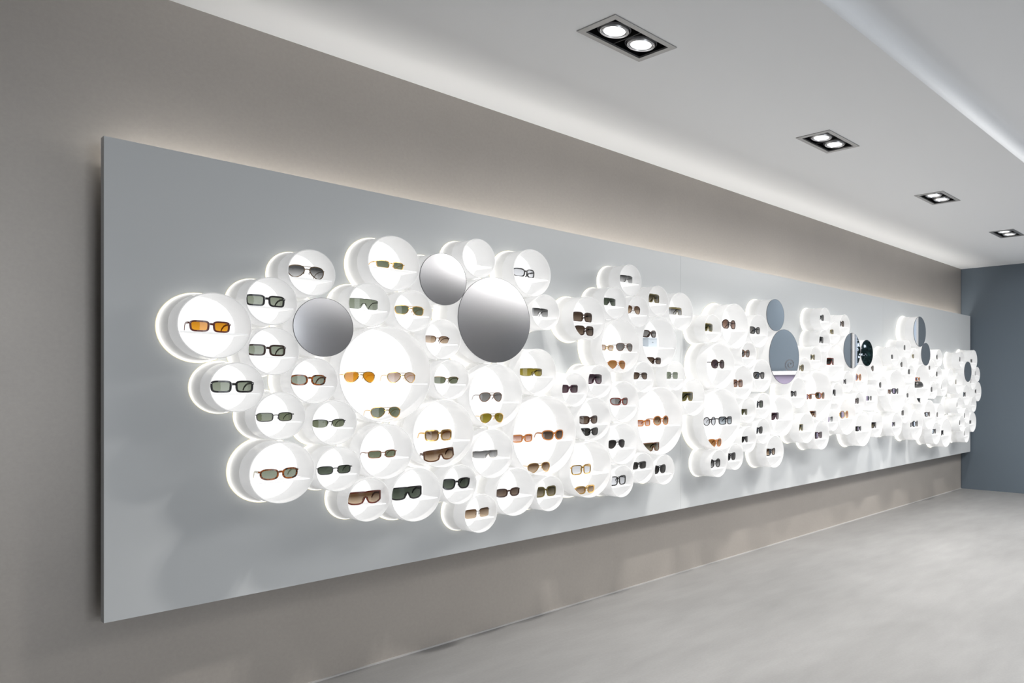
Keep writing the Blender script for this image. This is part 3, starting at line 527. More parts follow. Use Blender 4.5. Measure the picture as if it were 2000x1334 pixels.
  (6.8528, 1.4819, 0.136, 'rect', 'olivefr', 'brownolive', 0, False, False, 'olive sunglasses in tube nearest below the pale mirror on the topmost far tube'),
  (6.5871, 1.3921, 0.136, 'butterfly', 'black', 'brown', 0, False, False, 'black sunglasses in tube nearest upper right of the big tube nearest the case'),
  (6.7548, 1.3269, 0.136, 'square', 'black', 'darkgrey', 0, False, False, 'black square sunglasses in tube nearest left of the tube holding the black case'),
  (7.4504, 1.4873, 0.136, 'butterfly', 'black', 'darkolive', 0, False, False, 'black sunglasses in tube nearest right of the small dark far mirror'),
  (7.2534, 1.3788, 0.136, 'rect', 'black', 'brown', 0, False, False, 'black sunglasses in tube nearest upper right of the tube holding the black case'),
  (7.4426, 1.3135, 0.136, 'square', 'black', 'darkgrey', 0, False, False, 'black sunglasses in tube second right of the tube holding the black case'),
  (8.0983, 1.4822, 0.136, 'square', 'black', 'darkgrey', 0, False, False, 'black sunglasses in tube nearest upper left of the rightmost small mirror'),
  (8.4787, 1.4798, 0.136, 'rect', 'gunmetal', 'grey', 0, False, False, 'grey sunglasses in tube nearest upper right of the rightmost small mirror'),
  (8.5884, 1.3359, 0.136, 'butterfly', 'gunmetal', 'darkgrey', 0, False, False, 'charcoal sunglasses in tube nearest right of the rightmost small mirror'),
  (8.442, 1.2474, 0.136, 'butterfly', 'black', 'darkgrey', 0, False, False, 'black sunglasses in tube nearest lower right of the rightmost small mirror'),
  (7.9805, 1.2353, 0.136, 'butterfly', 'olivefr', 'brownolive', 0, False, False, 'olive brown sunglasses in the far tube with olive pair'),
  (7.0236, 1.0483, 0.13, 'bigshield', 'black', 'darkgrey', 0, False, True, 'black shield sunglasses at tube bottom'),
  (6.3335, 1.1442, 0.13, 'rect', 'brown', 'brown', 0, False, False, 'brown sunglasses in the big tube nearest the case'),
  (6.4941, 1.1442, 0.14, 'butterfly', 'black', 'darkgrey', 0, False, False, 'black butterfly sunglasses in the big tube nearest the case'),
  (6.722, 1.108, 0.136, 'rect', 'black', 'darkgrey', 0, False, False, 'thin black sunglasses in tube nearest right of the big tube nearest the case'),
  (7.3068, 1.1568, 0.136, 'square', 'black', 'darkgrey', 0, False, False, 'black square sunglasses in tube nearest right of the tube holding the black case'),
  (7.5683, 1.1869, 0.136, 'bigshield', 'black', 'darkgrey', 0, False, False, 'black sunglasses in tube nearest above the large bottom tube near the far end'),
  (8.264, 1.0989, 0.136, 'square', 'black', 'darkgrey', 0, False, False, 'black square sunglasses in tube nearest below the rightmost small mirror'),
  (8.6151, 1.1301, 0.136, 'butterfly', 'gunmetal', 'grey', 0, False, False, 'charcoal sunglasses in tube second lower right of the rightmost small mirror'),
  (8.0052, 0.9911, 0.136, 'square', 'black', 'darkgrey', 0, False, False, 'black sunglasses in tube nearest below the far tube with olive pair'),
  (8.4618, 0.998, 0.136, 'bigshield', 'black', 'darkgrey', 0, False, False, 'black sunglasses in tube third lower right of the rightmost small mirror'),
  (6.6149, 0.9401, 0.136, 'square', 'black', 'brown', 0, False, False, 'dark sunglasses in tube nearest lower right of the big tube nearest the case'),
  (7.2402, 0.9103, 0.136, 'wayfarer', 'darkbrown', 'brown', 0, False, False, 'brown sunglasses in tube nearest lower right of the tube holding the black case'),
  (7.4565, 0.898, 0.136, 'butterfly', 'black', 'brown', 0, False, False, 'black sunglasses in tube nearest upper left of the large bottom tube near the far end'),
  (6.4402, 0.8467, 0.136, 'wrap', 'black', 'darkgrey', 0, False, False, 'black wraparound sunglasses in tube nearest below the big tube nearest the case'),
  (6.7952, 0.8233, 0.13, 'rect', 'black', 'darkgrey', 0, False, False, 'black sunglasses in the bottom two-pair far tube'),
  (6.9362, 0.8233, 0.14, 'round', 'black', 'grey', 0, False, False, 'round black sunglasses with grey lenses'),
  (8.2423, 0.8655, 0.136, 'butterfly', 'black', 'darkgrey', 0, False, False, 'black sunglasses in tube second lower right of the far tube with olive pair'),
  (8.0947, 0.7917, 0.136, 'butterfly', 'black', 'darkgrey', 0, False, False, 'black sunglasses in tube nearest right of the large bottom tube near the far end'),
  (8.4451, 0.7899, 0.136, 'rect', 'gunmetal', 'darkgrey', 0, False, False, 'charcoal sunglasses in tube third below the rightmost small mirror'),
  (7.395, 0.7323, 0.136, 'wayfarer', 'black', 'darkgrey', 0, False, False, 'black sunglasses in tube nearest left of the large bottom tube near the far end'),
  (7.6252, 0.705, 0.136, 'bigshield', 'black', 'darkgrey', 0, False, False, 'black shield sunglasses in the large bottom tube near the far end'),
  (8.2318, 0.6679, 0.136, 'butterfly', 'black', 'darkgrey', 0, False, False, 'black sunglasses in tube second right of the large bottom tube near the far end'),
]
CASE = (7.038, 1.199)

# glowing base collars on the panel, one plate per group of touching tubes
YF = PY - .17
def clusters():
    n = len(TUBES); par = list(range(n))
    def f(i):
        while par[i] != i: i = par[i]
        return i
    for i in range(n):
        for j in range(i):
            a, b = TUBES[i], TUBES[j]
            if math.hypot(a[0] - b[0], a[1] - b[1]) < (a[2] + b[2]) * 1.1: par[f(i)] = f(j)
    g = {}
    for i in range(n): g.setdefault(f(i), []).append(i)
    return g.values()
FL = [(.085, 1.002), (.065, 1.007), (.045, 1.017), (.028, 1.035), (.014, 1.065), (.0030, 1.10)]
def clear(i, a, k):
    """largest factor up to k that stays out of the neighbouring tubes"""
    x, z, R = TUBES[i][:3]; ca, sa = math.cos(a), math.sin(a)
    for (xj, zj, Rj) in NEAR[i]:
        dx, dz = xj - x, zj - z; pr = dx * ca + dz * sa; c2 = dx * dx + dz * dz - (Rj + .0008) ** 2
        disc = pr * pr - c2
        if pr > 0 and disc > 0: k = min(k, (pr - math.sqrt(disc)) / R - .001)
    return max(k, 1.0015)
NEAR = [[TUBES[j][:3] for j in range(len(TUBES)) if j != i and math.hypot(TUBES[j][0] - TUBES[i][0], TUBES[j][1] - TUBES[i][1]) < (TUBES[i][2] * 1.15 + TUBES[j][2] + .01)] for i in range(len(TUBES))]
for ids in clusters():
    V, F = [], []; Vw, Fw, Mi = [], [], []
    seg = 72
    for i in ids:
        x, z, R = TUBES[i][:3]; b0 = len(V)
        for d, k in FL:
            for s in range(seg):
                a = 2 * PI * s / seg; kk = clear(i, a, k); V.append((x + R * kk * math.cos(a) - PL.x, PY - d - PL.y, z + R * kk * math.sin(a) - PL.z))
        for q in range(len(FL) - 1):
            for s in range(seg):
                s2 = (s + 1) % seg; F.append((b0 + q * seg + s, b0 + q * seg + s2, b0 + (q + 1) * seg + s2, b0 + (q + 1) * seg + s))
        b0 = len(Vw)
        for k, d in ((1.098, .0011), (1.098, .0), (1.116, .0), (1.112, .0011), (1.001, .0014), (1.095, .0014)):
            for s in range(seg):
                a = 2 * PI * s / seg; kk = clear(i, a, k); Vw.append((x + R * kk * math.cos(a) - PL.x, PY - d - PL.y, z + R * kk * math.sin(a) - PL.z))
        for q, q2 in ((3, 0), (2, 3), (5, 4)):
            for s in range(seg):
                s2 = (s + 1) % seg; Fw.append((b0 + q * seg + s, b0 + q * seg + s2, b0 + q2 * seg + s2, b0 + q2 * seg + s)); Mi.append(1 if q == 5 else 0)
    o = obj('backlit_base', fix(mesh('backlit_base', V, F, M_BASE, True)), panel); o['label'] = 'glowing white scalloped base around the tubes'
    me = mesh('light_line', Vw, Fw, M_WARM); me.materials.append(M_CORE); me.polygons.foreach_set('material_index', Mi)
    o = obj('light_line', me, panel); o['label'] = 'thin warm line of light around the base'

# ------------------------------------------------------------------ tubes
DEPTH = .17; INNER = .138; TH = .0032
_c = {}
def cached(key, fn):
    if key not in _c: _c[key] = fn()
    return _c[key]
def shell_mesh(R):
    return sharp(lathe('shell', [(R, DEPTH - .0006), (R, .0012), (R - .0010, 0), (R - TH + .0008, 0), (R - TH, .0010), (R - TH, INNER)], M_OPAL, 64))
def capped_mesh(R):
    return sharp(lathe('shell', [(R, DEPTH - .0006), (R, .0012), (R - .0010, 0), (R - TH, 0), (R - TH, INNER)], M_OPAL, 64))
def disc_mesh(name, R, d, m, t=.004):
    me = lathe(name, [(.0001, d), (R, d), (R, d + t), (.0001, d + t)], m, 64); return sharp(me)
def shelf_mesh(R, h):
    Ri = R - TH - .0006; y0 = .012; y1 = INNER; t = .0040
    zt, zb = h, h - t
    wt = math.sqrt(Ri * Ri - max(abs(zt), abs(zb)) ** 2) - .0008
    return box_mesh('shelf', (-wt, y0, zb), (wt, y1, zt), M_SHELF, .0008)
def bulge_mesh(R, sag):
    """slightly domed mirror disc with a thin edge"""
    Rm = R - .0015; prof = []
    for k in range(9):
        r_ = Rm * k / 8 if k else .0002
        prof.append((r_, -.0035 - sag * (1 - (r_ / Rm) ** 2)))
    prof += [(Rm, -.0002), (.0002, -.0002)]
    return sharp(lathe('mirror_disc', prof, M_SATIN if sag else M_MIRROR, 64), 40)
nm = 0
for (x, z, R, sh, mir, lab) in TUBES:
    t = empty('display_tube', (x, YF, z), lab, 'display tube', 'white backlit tubes on the wall panel')
    key = round(R, 4)
    obj('shell', cached(('s', key, mir), lambda: shell_mesh(R) if not mir else capped_mesh(R)), t)
    obj('backlit_disc', cached(('d', key), lambda: disc_mesh('backlit_disc', R - TH - .0005, INNER, M_BACKLIT)), t)
    if mir:
        nm += 1
        sag = R * .035 if nm <= 3 else 0
        m = obj('mirror_disc', bulge_mesh(R, sag), t); m['label'] = 'round mirror closing the front'
        e = obj('mirror_edge', sharp(lathe('mirror_edge', [(R - .0013, -.0001), (R - .0013, -.0040), (R - .0002, -.0040), (R - .0002, -.0001)], M_IRON, 64)), t)
    if sh is not None:
        obj('shelf', shelf_mesh(R, sh), t)

# ------------------------------------------------------------------ sunglasses
FRAME = {
 'black': ((.012, .011, .011), .25, 0), 'darkbrown': ((.035, .016, .010), .25, 0), 'brown': ((.10, .040, .015), .25, 0),
 'redbrown': ((.12, .022, .012), .25, 0), 'gold': ((.80, .50, .16), .25, 1), 'silver': ((.75, .72, .68), .25, 1),
 'gunmetal': ((.06, .058, .055), .35, .6), 'blackgold': ((.10, .06, .025), .3, .5), 'goldblack': ((.16, .10, .03), .3, .6),
 'brownmetal': ((.22, .085, .035), .3, .6), 'orangebrown': ((.36, .13, .03), .25, 0), 'olivefr': ((.12, .095, .025), .3, 0),
 'purplefr': ((.045, .018, .028), .25, 0)}
_fm = {}
def frame_mat(k):
    if k in _fm: return _fm[k]
    if k == 'tortoise':
        m, nt, p = principled('frame_tortoise', (.1, .04, .01), .2)
        n = noise(nt, 90, 2, .5); r_ = ramp(nt, n.outputs[0], [(.40, (.025, .010, .006)), (.56, (.30, .085, .015))]); nt.links.new(r_.outputs[0], p.inputs['Base Color'])
    else:
        c, ro, me_ = FRAME[k]; m, nt, p = principled('frame_' + k, c, ro, me_)
    _fm[k] = m; return m
# tint at the top and at the bottom of the lens
LENS = {
 'orange': ((.55, .22, .015), (.80, .36, .03)), 'greengrey': ((.22, .25, .19), (.30, .33, .27)), 'greygrad': ((.055, .055, .055), (.50, .50, .50)),
 'green': ((.11, .13, .085), (.19, .21, .14)), 'darkgreen': ((.045, .055, .042), (.10, .12, .09)), 'clearblue': ((.62, .63, .66), (.80, .82, .86)),
 'browngrad': ((.105, .058, .030), (.60, .46, .33)), 'rose': ((.42, .30, .24), (.72, .62, .56)), 'olive': ((.20, .155, .018), (.34, .28, .05)),
 'grey': ((.16, .155, .15), (.25, .24, .23)), 'brown': ((.060, .040, .028), (.19, .14, .105)), 'brownolive': ((.06, .05, .028), (.28, .24, .17)),
 'rosegrad': ((.34, .14, .09), (.82, .60, .52)), 'orangebr': ((.28, .13, .04), (.46, .26, .12)), 'purplegrad': ((.035, .025, .030), (.26, .21, .23)),
 'purple': ((.055, .036, .042), (.13, .095, .105)), 'darkgrey': ((.022, .021, .020), (.060, .056, .052)), 'darkolive': ((.055, .055, .028), (.13, .13, .065)),
 'rosebrown': ((.20, .12, .09), (.46, .31, .25)), 'bluegrad': ((.16, .18, .20), (.62, .68, .74))}
_lm = {}
def lens_mat(k):
    if k in _lm: return _lm[k]
    top, bot = LENS[k]
    m, nt, out = mat('lens_' + k)
    tc = nt.nodes.new('ShaderNodeTexCoord'); sp = nt.nodes.new('ShaderNodeSeparateXYZ'); nt.links.new(tc.outputs['Object'], sp.inputs[0])
    mr = nt.nodes.new('ShaderNodeMapRange'); mr.inputs['From Min'].default_value = .004; mr.inputs['From Max'].default_value = .036
    nt.links.new(sp.outputs['Z'], mr.inputs['Value'])
    r_ = ramp(nt, mr.outputs[0], [(0, bot), (1, top)])
    t_ = nt.nodes.new('ShaderNodeBsdfTransparent'); nt.links.new(r_.outputs[0], t_.inputs[0])
    g = nt.nodes.new('ShaderNodeBsdfGlossy'); g.inputs['Roughness'].default_value = .04
    f = nt.nodes.new('ShaderNodeFresnel'); f.inputs[0].default_value = 1.35
    x_ = nt.nodes.new('ShaderNodeMixShader'); nt.links.new(f.outputs[0], x_.inputs[0]); nt.links.new(t_.outputs[0], x_.inputs[1]); nt.links.new(g.outputs[0], x_.inputs[2])
    nt.links.new(x_.outputs[0], out.inputs[0]); _lm[k] = m; return m
HW = .068
# centre x, half width, half height, squareness, taper to the bottom, slant, wrap, rim radius, temple height, hinge height (0..1), thickness
ST = {
 'rect':      dict(cx=.0355, a=.0266, h=.0178, n=4.2, tp=.05, sl=.02, wr=.22, rim=.0030, th=.0075, hg=.62),
 'smallrect': dict(cx=.0345, a=.0250, h=.0150, n=3.4, tp=.05, sl=.0, wr=.20, rim=.0015, th=.0036, hg=.55),
 'oval':      dict(cx=.0355, a=.0266, h=.0178, n=2.7, tp=.05, sl=.04, wr=.24, rim=.0028, th=.0075, hg=.55),
 'wrap':      dict(cx=.0355, a=.0280, h=.0185, n=2.9, tp=.10, sl=.10, wr=.34, rim=.0028, th=.0080, hg=.55),
 'aviator':   dict(cx=.0358, a=.0268, h=.0225, n=2.3, tp=.22, sl=-.05, wr=.18, rim=.0014, th=.0026, hg=.45, tear=1),
 'navigator': dict(cx=.0350, a=.0264, h=.0185, n=3.0, tp=.14, sl=0, wr=.18, rim=.0014, th=.0026, hg=.5, tear=1),
 'halfrim':   dict(cx=.0350, a=.0270, h=.0150, n=2.8, tp=.08, sl=.06, wr=.26, rim=.0014, th=.0036, hg=.6, half=1),
 'round':     dict(cx=.0362, a=.0268, h=.0260, n=2.1, tp=0, sl=0, wr=.16, rim=.0023, th=.0050, hg=.4),
 'wayfarer':  dict(cx=.0358, a=.0266, h=.0215, n=2.9, tp=.17, sl=.05, wr=.16, rim=.0030, th=.0090, hg=.66),
 'square':    dict(cx=.0362, a=.0282, h=.0230, n=3.8, tp=.05, sl=0, wr=.20, rim=.0027, th=.0070, hg=.5),
 'butterfly': dict(cx=.0362, a=.0288, h=.0230, n=2.6, tp=.12, sl=.16, wr=.22, rim=.0026, th=.0075, hg=.5),
 'rimless':   dict(cx=.0355, a=.0278, h=.0205, n=4.5, tp=.04, sl=0, wr=.16, rim=0, th=.0022, hg=.45),
 'shield':    dict(sh=1, h=.0185, wr=.34, rim=.0011, th=.0085, hg=.45),
 'shieldrim': dict(sh=1, h=.0215, wr=.34, rim=0, th=.0040, hg=.55),
 'bigshield': dict(sh=1, h=.0245, wr=.32, rim=.0028, th=.0100, hg=.40),
 'visor':     dict(sh=1, h=.0230, wr=.38, rim=.0010, th=.0060, hg=.80, brow=1)}
def ysurf(S, x): return S['wr'] * HW * (x / HW) ** 2
def lens_outline(S, n=30):
    P = []
    for k in range(n):
        t = 2 * PI * k / n; c, s = math.cos(t), math.sin(t)
        u = math.copysign(abs(c) ** (2 / S['n']), c); v = math.copysign(abs(s) ** (2 / S['n']), s)
        x = S['a'] * u * (1 + S['tp'] * v); z = S['h'] * v + S['sl'] * S['a'] * u * .35
        if S.get('tear'):
            x += .0035 * (1 - v) * .5
            if v < 0 and u < 0: x += -v * .0045
            if v < 0: z *= 1.02
        P.append((S['cx'] + x, z))
    return P
def shield_top(S, x):
    t = abs(x) / HW
    z = S['h'] * (.92 - .16 * t ** 4)
    if t < .14: z -= .0012 * (1 - t / .14)
    return z
def shield_bot(S, x):
    t = abs(x) / HW; h = S['h']
    z = -h * (1 - abs((t - .52) / .60) ** 2.6)
    if t < .20:
        k = t / .20; k = k * k * (3 - 2 * k); z = (h * .12) * (1 - k) + (-h * (1 - abs((.20 - .52) / .60) ** 2.6)) * k
    return min(z, shield_top(S, x) - .004)
def shield_outline(S):
    W = HW * .97; xs_ = [W * math.sin(PI / 2 * (-1 + 2 * k / 32)) for k in range(33)]
    top = [(x, shield_top(S, x)) for x in xs_]; bot = [(x, shield_bot(S, x)) for x in reversed(xs_)]
    return top + bot, xs_
def rim_loop(V, F, S, P, r, depth, closed=True, off=0.0):
    n = len(P); b0 = len(V)
    for i in range(n):
        p0 = P[(i - 1) % n] if closed or i > 0 else P[i]; p1 = P[(i + 1) % n] if closed or i < n - 1 else P[i]
        tx, tz = p1[0] - p0[0], p1[1] - p0[1]; l = math.hypot(tx, tz) or 1; nx, nz = tz / l, -tx / l
        x, z = P[i]; y = ysurf(S, x) + off
        for (dn, dy) in ((-r, -depth), (r, -depth), (r, depth), (-r, depth)):
            V.append((x + nx * dn, y + dy, z + nz * dn))
    for i in range(n if closed else n - 1):
        j = (i + 1) % n
        for q in range(4):
            q2 = (q + 1) % 4; F.append((b0 + i * 4 + q, b0 + i * 4 + q2, b0 + j * 4 + q2, b0 + j * 4 + q))
    if not closed:
        F.append((b0, b0 + 1, b0 + 2, b0 + 3)); e = b0 + (n - 1) * 4; F.append((e + 3, e + 2, e + 1, e))
def bar(V, F, pts, hx, hz):
    """square bar along 3D points, hx half thickness sideways, hz half height"""
    b0 = len(V)
    for i, p_ in enumerate(pts):
        a = Vector(pts[max(0, i - 1)]); b = Vector(pts[min(len(pts) - 1, i + 1)]); d = (b - a).normalized()
        up = Vector((0, 0, 1)); side = d.cross(up)
        if side.length < 1e-4: side = Vector((1, 0, 0))
        side.normalize(); up = side.cross(d)
        for (s, u) in ((-1, -1), (1, -1), (1, 1), (-1, 1)):
            q = Vector(p_) + side * hx * s + up * hz * u; V.append(tuple(q))
    for i in range(len(pts) - 1):
        for q in range(4):
            q2 = (q + 1) % 4; F.append((b0 + i * 4 + q, b0 + i * 4 + q2, b0 + i * 4 + 4 + q2, b0 + i * 4 + 4 + q))
    F.append((b0, b0 + 1, b0 + 2, b0 + 3)); e = b0 + (len(pts) - 1) * 4; F.append((e + 3, e + 2, e + 1, e))
_gm = {}
def glasses_meshes(st):
    """(frame, lenses, temples) of a style, resting on z = 0, hinge ends at x = +-HW, facing -y"""
    if st in _gm: return _gm[st]
    S = ST[st]; lens = []; V, F = [], []
    ye = ysurf(S, HW)
    if S.get('sh'):
        P, xs_ = shield_outline(S); zmin = min(z for x, z in P) - S['rim']
        LV, LF = [], []
        for x in xs_:
            zt, zb = shield_top(S, x), shield_bot(S, x)
            for k in range(4): LV.append((x, ysurf(S, x), zb + (zt - zb) * k / 3 - zmin))
        for i in range(len(xs_) - 1):
            for k in range(3): LF.append((i * 4 + k, (i + 1) * 4 + k, (i + 1) * 4 + k + 1, i * 4 + k + 1))
        lens.append((LV, LF))
        if S['rim']:
            rim_loop(V, F, S, P, S['rim'], .0016)
        else:
            rim_loop(V, F, S, [(x, shield_top(S, x)) for x in xs_], .0007, .0012, False)
        if S.get('brow'):
            rim_loop(V, F, S, [(x, shield_top(S, x) - .0035) for x in xs_], .0050, .0022, False)
        # nose piece
        bar(V, F, [(-.011, .004, -S['h'] * .35), (-.006, .001, S['h'] * .1), (.006, .001, S['h'] * .1), (.011, .004, -S['h'] * .35)], .0009, .0009)
    else:
        P = lens_outline(S); zmin = min(z for x, z in P) - max(S['rim'], .0004)
        for sx in (1, -1):
            Q = [(sx * x, z) for x, z in P]
            cx = sx * S['cx']; LV = [(cx, ysurf(S, cx), 0 - zmin)]; LF = []
            for f_ in (.5, 1.0):
                for x, z in Q: LV.append((cx + (x - cx) * f_, ysurf(S, cx + (x - cx) * f_), z * f_ - zmin))
            n = len(Q)
            for i in range(n):
                j = (i + 1) % n; LF.append((0, 1 + i, 1 + j)); LF.append((1 + i, 1 + n + i, 1 + n + j, 1 + j))
            lens.append((LV, LF))
            if S['rim'] and S.get('half'):
                tops = [q for q in Q if q[1] > -S['h'] * .15]
                tops.sort(key=lambda q: q[0]); rim_loop(V, F, S, tops, S['rim'], .0014, False)
            elif S['rim']:
                rim_loop(V, F, S, Q, S['rim'], .0016 if S['rim'] > .0015 else .0010)
            # end piece to the hinge
            xo = max(x for x, z in P if abs(z - S['hg'] * S['h']) < S['h'] * .5)
            zt = S['hg'] * S['h']; hz = max(S['rim'], S['th'] * .40)
            bar(V, F, [(sx * (xo - .001), ysurf(S, xo), zt), (sx * (HW - .0005), ysurf(S, HW) * .98, zt), (sx * HW, ye + .003, zt)], .0012, hz)
            # nose pad arm
            xi = min(x for x, z in P)
            bar(V, F, [(sx * (xi + .001), ysurf(S, xi) + .001, -.001), (sx * (xi - .0005), .0055, -.003), (sx * (xi + .001), .006, -.008)], .0007, .0011)
        xi = min(x for x, z in P if z > -S['h'] * .3) + .0005
        hz = max(S['rim'] * 1.05, .0009); zb = S['h'] * .40
        if S['rim'] > .0017: hz *= 1.25
        bar(V, F, [(-xi - .0015, ysurf(S, xi), zb - .001), (-xi * .4, -.0012, zb + .0012), (xi * .4, -.0012, zb + .0012), (xi + .0015, ysurf(S, xi), zb - .001)], .0011, hz)
        if S.get('tear'):
            zb = S['h'] * .88; xb = S['cx'] - S['a'] * .55
            bar(V, F, [(-xb, ysurf(S, xb), zb), (0, -.001, zb + .0006), (xb, ysurf(S, xb), zb)], .0009, .0008)
    V = [(x, y, z - zmin) for x, y, z in V]
    fm = fix(mesh('frame', V, F))
    lms = []
    for LV, LF in lens: lms.append(mesh('lens', LV, LF, None, True))
    tms = []
    zt = (S['hg'] * S['h'] if not S.get('sh') else S['hg'] * S['h']) - zmin
    th = S['th'] / 2; tw = .0014 if S['th'] > .004 else .0009
    for sx in (1, -1):
        TV, TF = [], []
        zend = max(.0030, zt - .024)
        pts = [(sx * HW, ye + .002, zt), (sx * (HW - .0005), ye + .022, zt + .0005), (sx * HW * .96, ye + .036, zt), (sx * HW * .93, .066, zt - .004), (sx * HW * .89, .077, (zt + zend) / 2 - .001), (sx * HW * .87, .084, zend)]
        b0 = len(TV)
        bar(TV, TF, pts, tw, th)
        # slimmer towards the tip
        for i in range(len(pts)):
            k = 1 - .45 * i / (len(pts) - 1)
            for q in range(4):
                v = Vector(TV[i * 4 + q]); c = Vector(pts[i]); v = c + (v - c) * k
                if v.z < .0012: v.z = .0012
                TV[i * 4 + q] = tuple(v)
        tms.append(fix(mesh('temple', TV, TF)))
    for m_ in [fm] + lms + tms: m_.materials.append(None)
    _gm[st] = (fm, lms, tms); return _gm[st]
def with_mat(o, m):
    o.material_slots[0].link = 'OBJECT'; o.material_slots[0].material = m; return o
def glasses(x, y, z, wd, st, fr_, le, yaw, label, roll=0.0, tmat=None):
    t = empty('sunglasses', (x, y, z), label, 'sunglasses', 'sunglasses shown in the tubes')
    k = wd / (2 * HW); t.scale = (k, k, k); t.rotation_euler = (0, roll, math.radians(yaw))
    fm, lms, tms = glasses_meshes(st)
    with_mat(obj('frame', fm, t), frame_mat(fr_))
    for l_ in lms: with_mat(obj('lens', l_, t), lens_mat(le))
    for q in tms: with_mat(obj('temple', q, t), tmat or frame_mat(fr_))
    if st == 'rect' and x < 2.0:                                   # small metal hinge marks on the corners of the near frames
        S = ST[st]
        for sx in (-1, 1):
            h_ = obj('hinge_mark', box_mesh('hinge_mark', (-.0022, -.0006, -.0011), (.0022, .0006, .0011), M_STEEL), t)
            h_.location = (sx * (HW - .0045), ysurf(S, HW - .0045) - .0022, S['h'] * 1.62 + S['rim'])
            h_.rotation_euler = (0, 0, sx * .42)
            h_['label'] = 'silver hinge mark'
    return t
YG = YF + .035
M_PALET, _a, _b = principled('pale_temple', (.55, .52, .42), .35)
for (x, z, wd, st, fr_, le, yaw, bx, low, lab) in GLASSES:
    roll = 0.0; tm = None
    if bx:
        z += .0535
    if 'tipped up' in lab: roll = -.10; z += .006
    if 'orange temples' in lab: tm = frame_mat('orangebrown')
    if 'pale temples' in lab: tm = M_PALET
    ydep = YG + (0.012 if bx else 0)
    glasses(x, ydep, z, wd, st, fr_, le, yaw * .6, lab, roll, tm)
    if bx:
        b = empty('card_box', (x + .01, YG + .012, z - .0535), 'small pale blue-grey box on a tube shelf under brown sunglasses', 'box')
        m_box, _q, _p = principled('pale_box_card', (.50, .56, .62), .5)
        obj('box_body', box_mesh('box_body', (-.036, -.008, .0003), (.036, .060, .0440), m_box, .001), b)
        obj('lid', box_mesh('lid', (-.0368, -.0088, .0442), (.0368, .0608, .0530), m_box, .001), b)
        V, F = [], []
        bar(V, F, [(-.006, -.0085, .026), (-.002, -.0085, .028), (.002, -.0085, .025), (.006, -.0085, .027)], .0003, .0006)
        obj('emblem', mesh('emblem', V, F, M_IRON), b)
# black case in a far tube, with a pair of orange-armed sunglasses on it
def dome_mesh(name, a, b_, h, m, z0, flip=1):
    V, F = [], []; nu, nv = 28, 7
    for j in range(nv + 1):
        e = PI / 2 * j / nv
        for i in range(nu):
            t = 2 * PI * i / nu
            cu = math.copysign(abs(math.cos(t)) ** .7, math.cos(t)); su = math.copysign(abs(math.sin(t)) ** .7, math.sin(t))
            V.append((a * cu * math.cos(e) ** .6, b_ * su * math.cos(e) ** .6, z0 + h * math.sin(e) * flip))
    for j in range(nv):
        for i in range(nu):
            i2 = (i + 1) % nu; F.append((j * nu + i, j * nu + i2, (j + 1) * nu + i2, (j + 1) * nu + i))
    F.append(tuple(range(nu - 1, -1, -1)))
    return sharp(mesh(name, V, F, m), 50)
M_CASE, _a, _b = principled('black_leather', (.015, .014, .013), .35)
cs = empty('glasses_case', (CASE[0], YF + .060, CASE[1]), 'rounded black sunglasses case on a shelf in a big far tube', 'case')
obj('case_base', dome_mesh('case_base', .085, .040, -.016, M_CASE, .0175), cs)
obj('case_lid', dome_mesh('case_lid', .085, .040, .046, M_CASE, .0185), cs)
glasses(CASE[0] - .01, YF + .045, CASE[1] + .0655, .125, 'rect', 'orangebrown', 'brown', 0, 'orange-armed sunglasses resting on the black case in a big tube')

# ------------------------------------------------------------------ downlights
DLAB = ['nearest recessed ceiling downlight, two lamps in an aluminium frame', 'second nearest recessed twin downlight in the soffit', 'third recessed twin downlight, before the farthest', 'farthest recessed twin downlight near the slate wall']
def rect_ring(name, ox, oy, ix, iy, z0, z1, m):
    V = []
    for z in (z0, z1):
        for (hx, hy) in ((ox, oy), (ix, iy)):
            V += [(-hx, -hy, z), (hx, -hy, z), (hx, hy, z), (-hx, hy, z)]
    F = []
    for i in range(4):
        j = (i + 1) % 4
        F += [(i, j, 4 + j, 4 + i), (8 + i, 12 + i, 12 + j, 8 + j), (i, 8 + i, 8 + j, j), (4 + i, 4 + j, 12 + j, 12 + i)]
    return fix(mesh(name, V, F, m))
frame_me = rect_ring('frame', .175, .107, .150, .082, -.004, .004, M_ALU)
V = [(-.164, -.097, .0), (.164, -.097, .0), (.164, .097, .0), (-.164, .097, .0), (-.164, -.097, .12), (.164, -.097, .12), (.164, .097, .12), (-.164, .097, .12)]
hous_me = mesh('housing', V, [(0, 1, 5, 4), (1, 2, 6, 5), (2, 3, 7, 6), (3, 0, 4, 7), (4, 5, 6, 7)], M_BLACKM)
div_me = box_mesh('divider', (-.0015, -.082, .004), (.0015, .082, .03), M_BLACKM)
gim_me = sharp(lathe('gimbal_ring', [(.0655, .014), (.0655, .008), (.0635, .0065), (.0625, .008), (.0625, .014)], M_IRON, 48, 'Z', True))
plate_me = sharp(lathe('baffle', [(.0615, .020), (.0605, .014), (.0580, .013), (.0575, .06)], M_BLACKM, 48, 'Z'))
refl_me = sharp(lathe('reflector', [(.0570, .020), (.0570, .002), (.0560, .0005), (.0545, .001), (.0535, .006), (.0515, .0065), (.0510, .0005), (.0500, -.0008), (.0486, .000), (.0472, .007), (.0448, .0075), (.0442, .003), (.0432, .0022), (.0424, .0075)], M_STEEL, 48, 'Z'))
lamp_me = sharp(lathe('lamp', [(.0425, .0075), (.034, .0045), (.018, .0030), (.0005, .0026)], M_LAMP, 48, 'Z'))
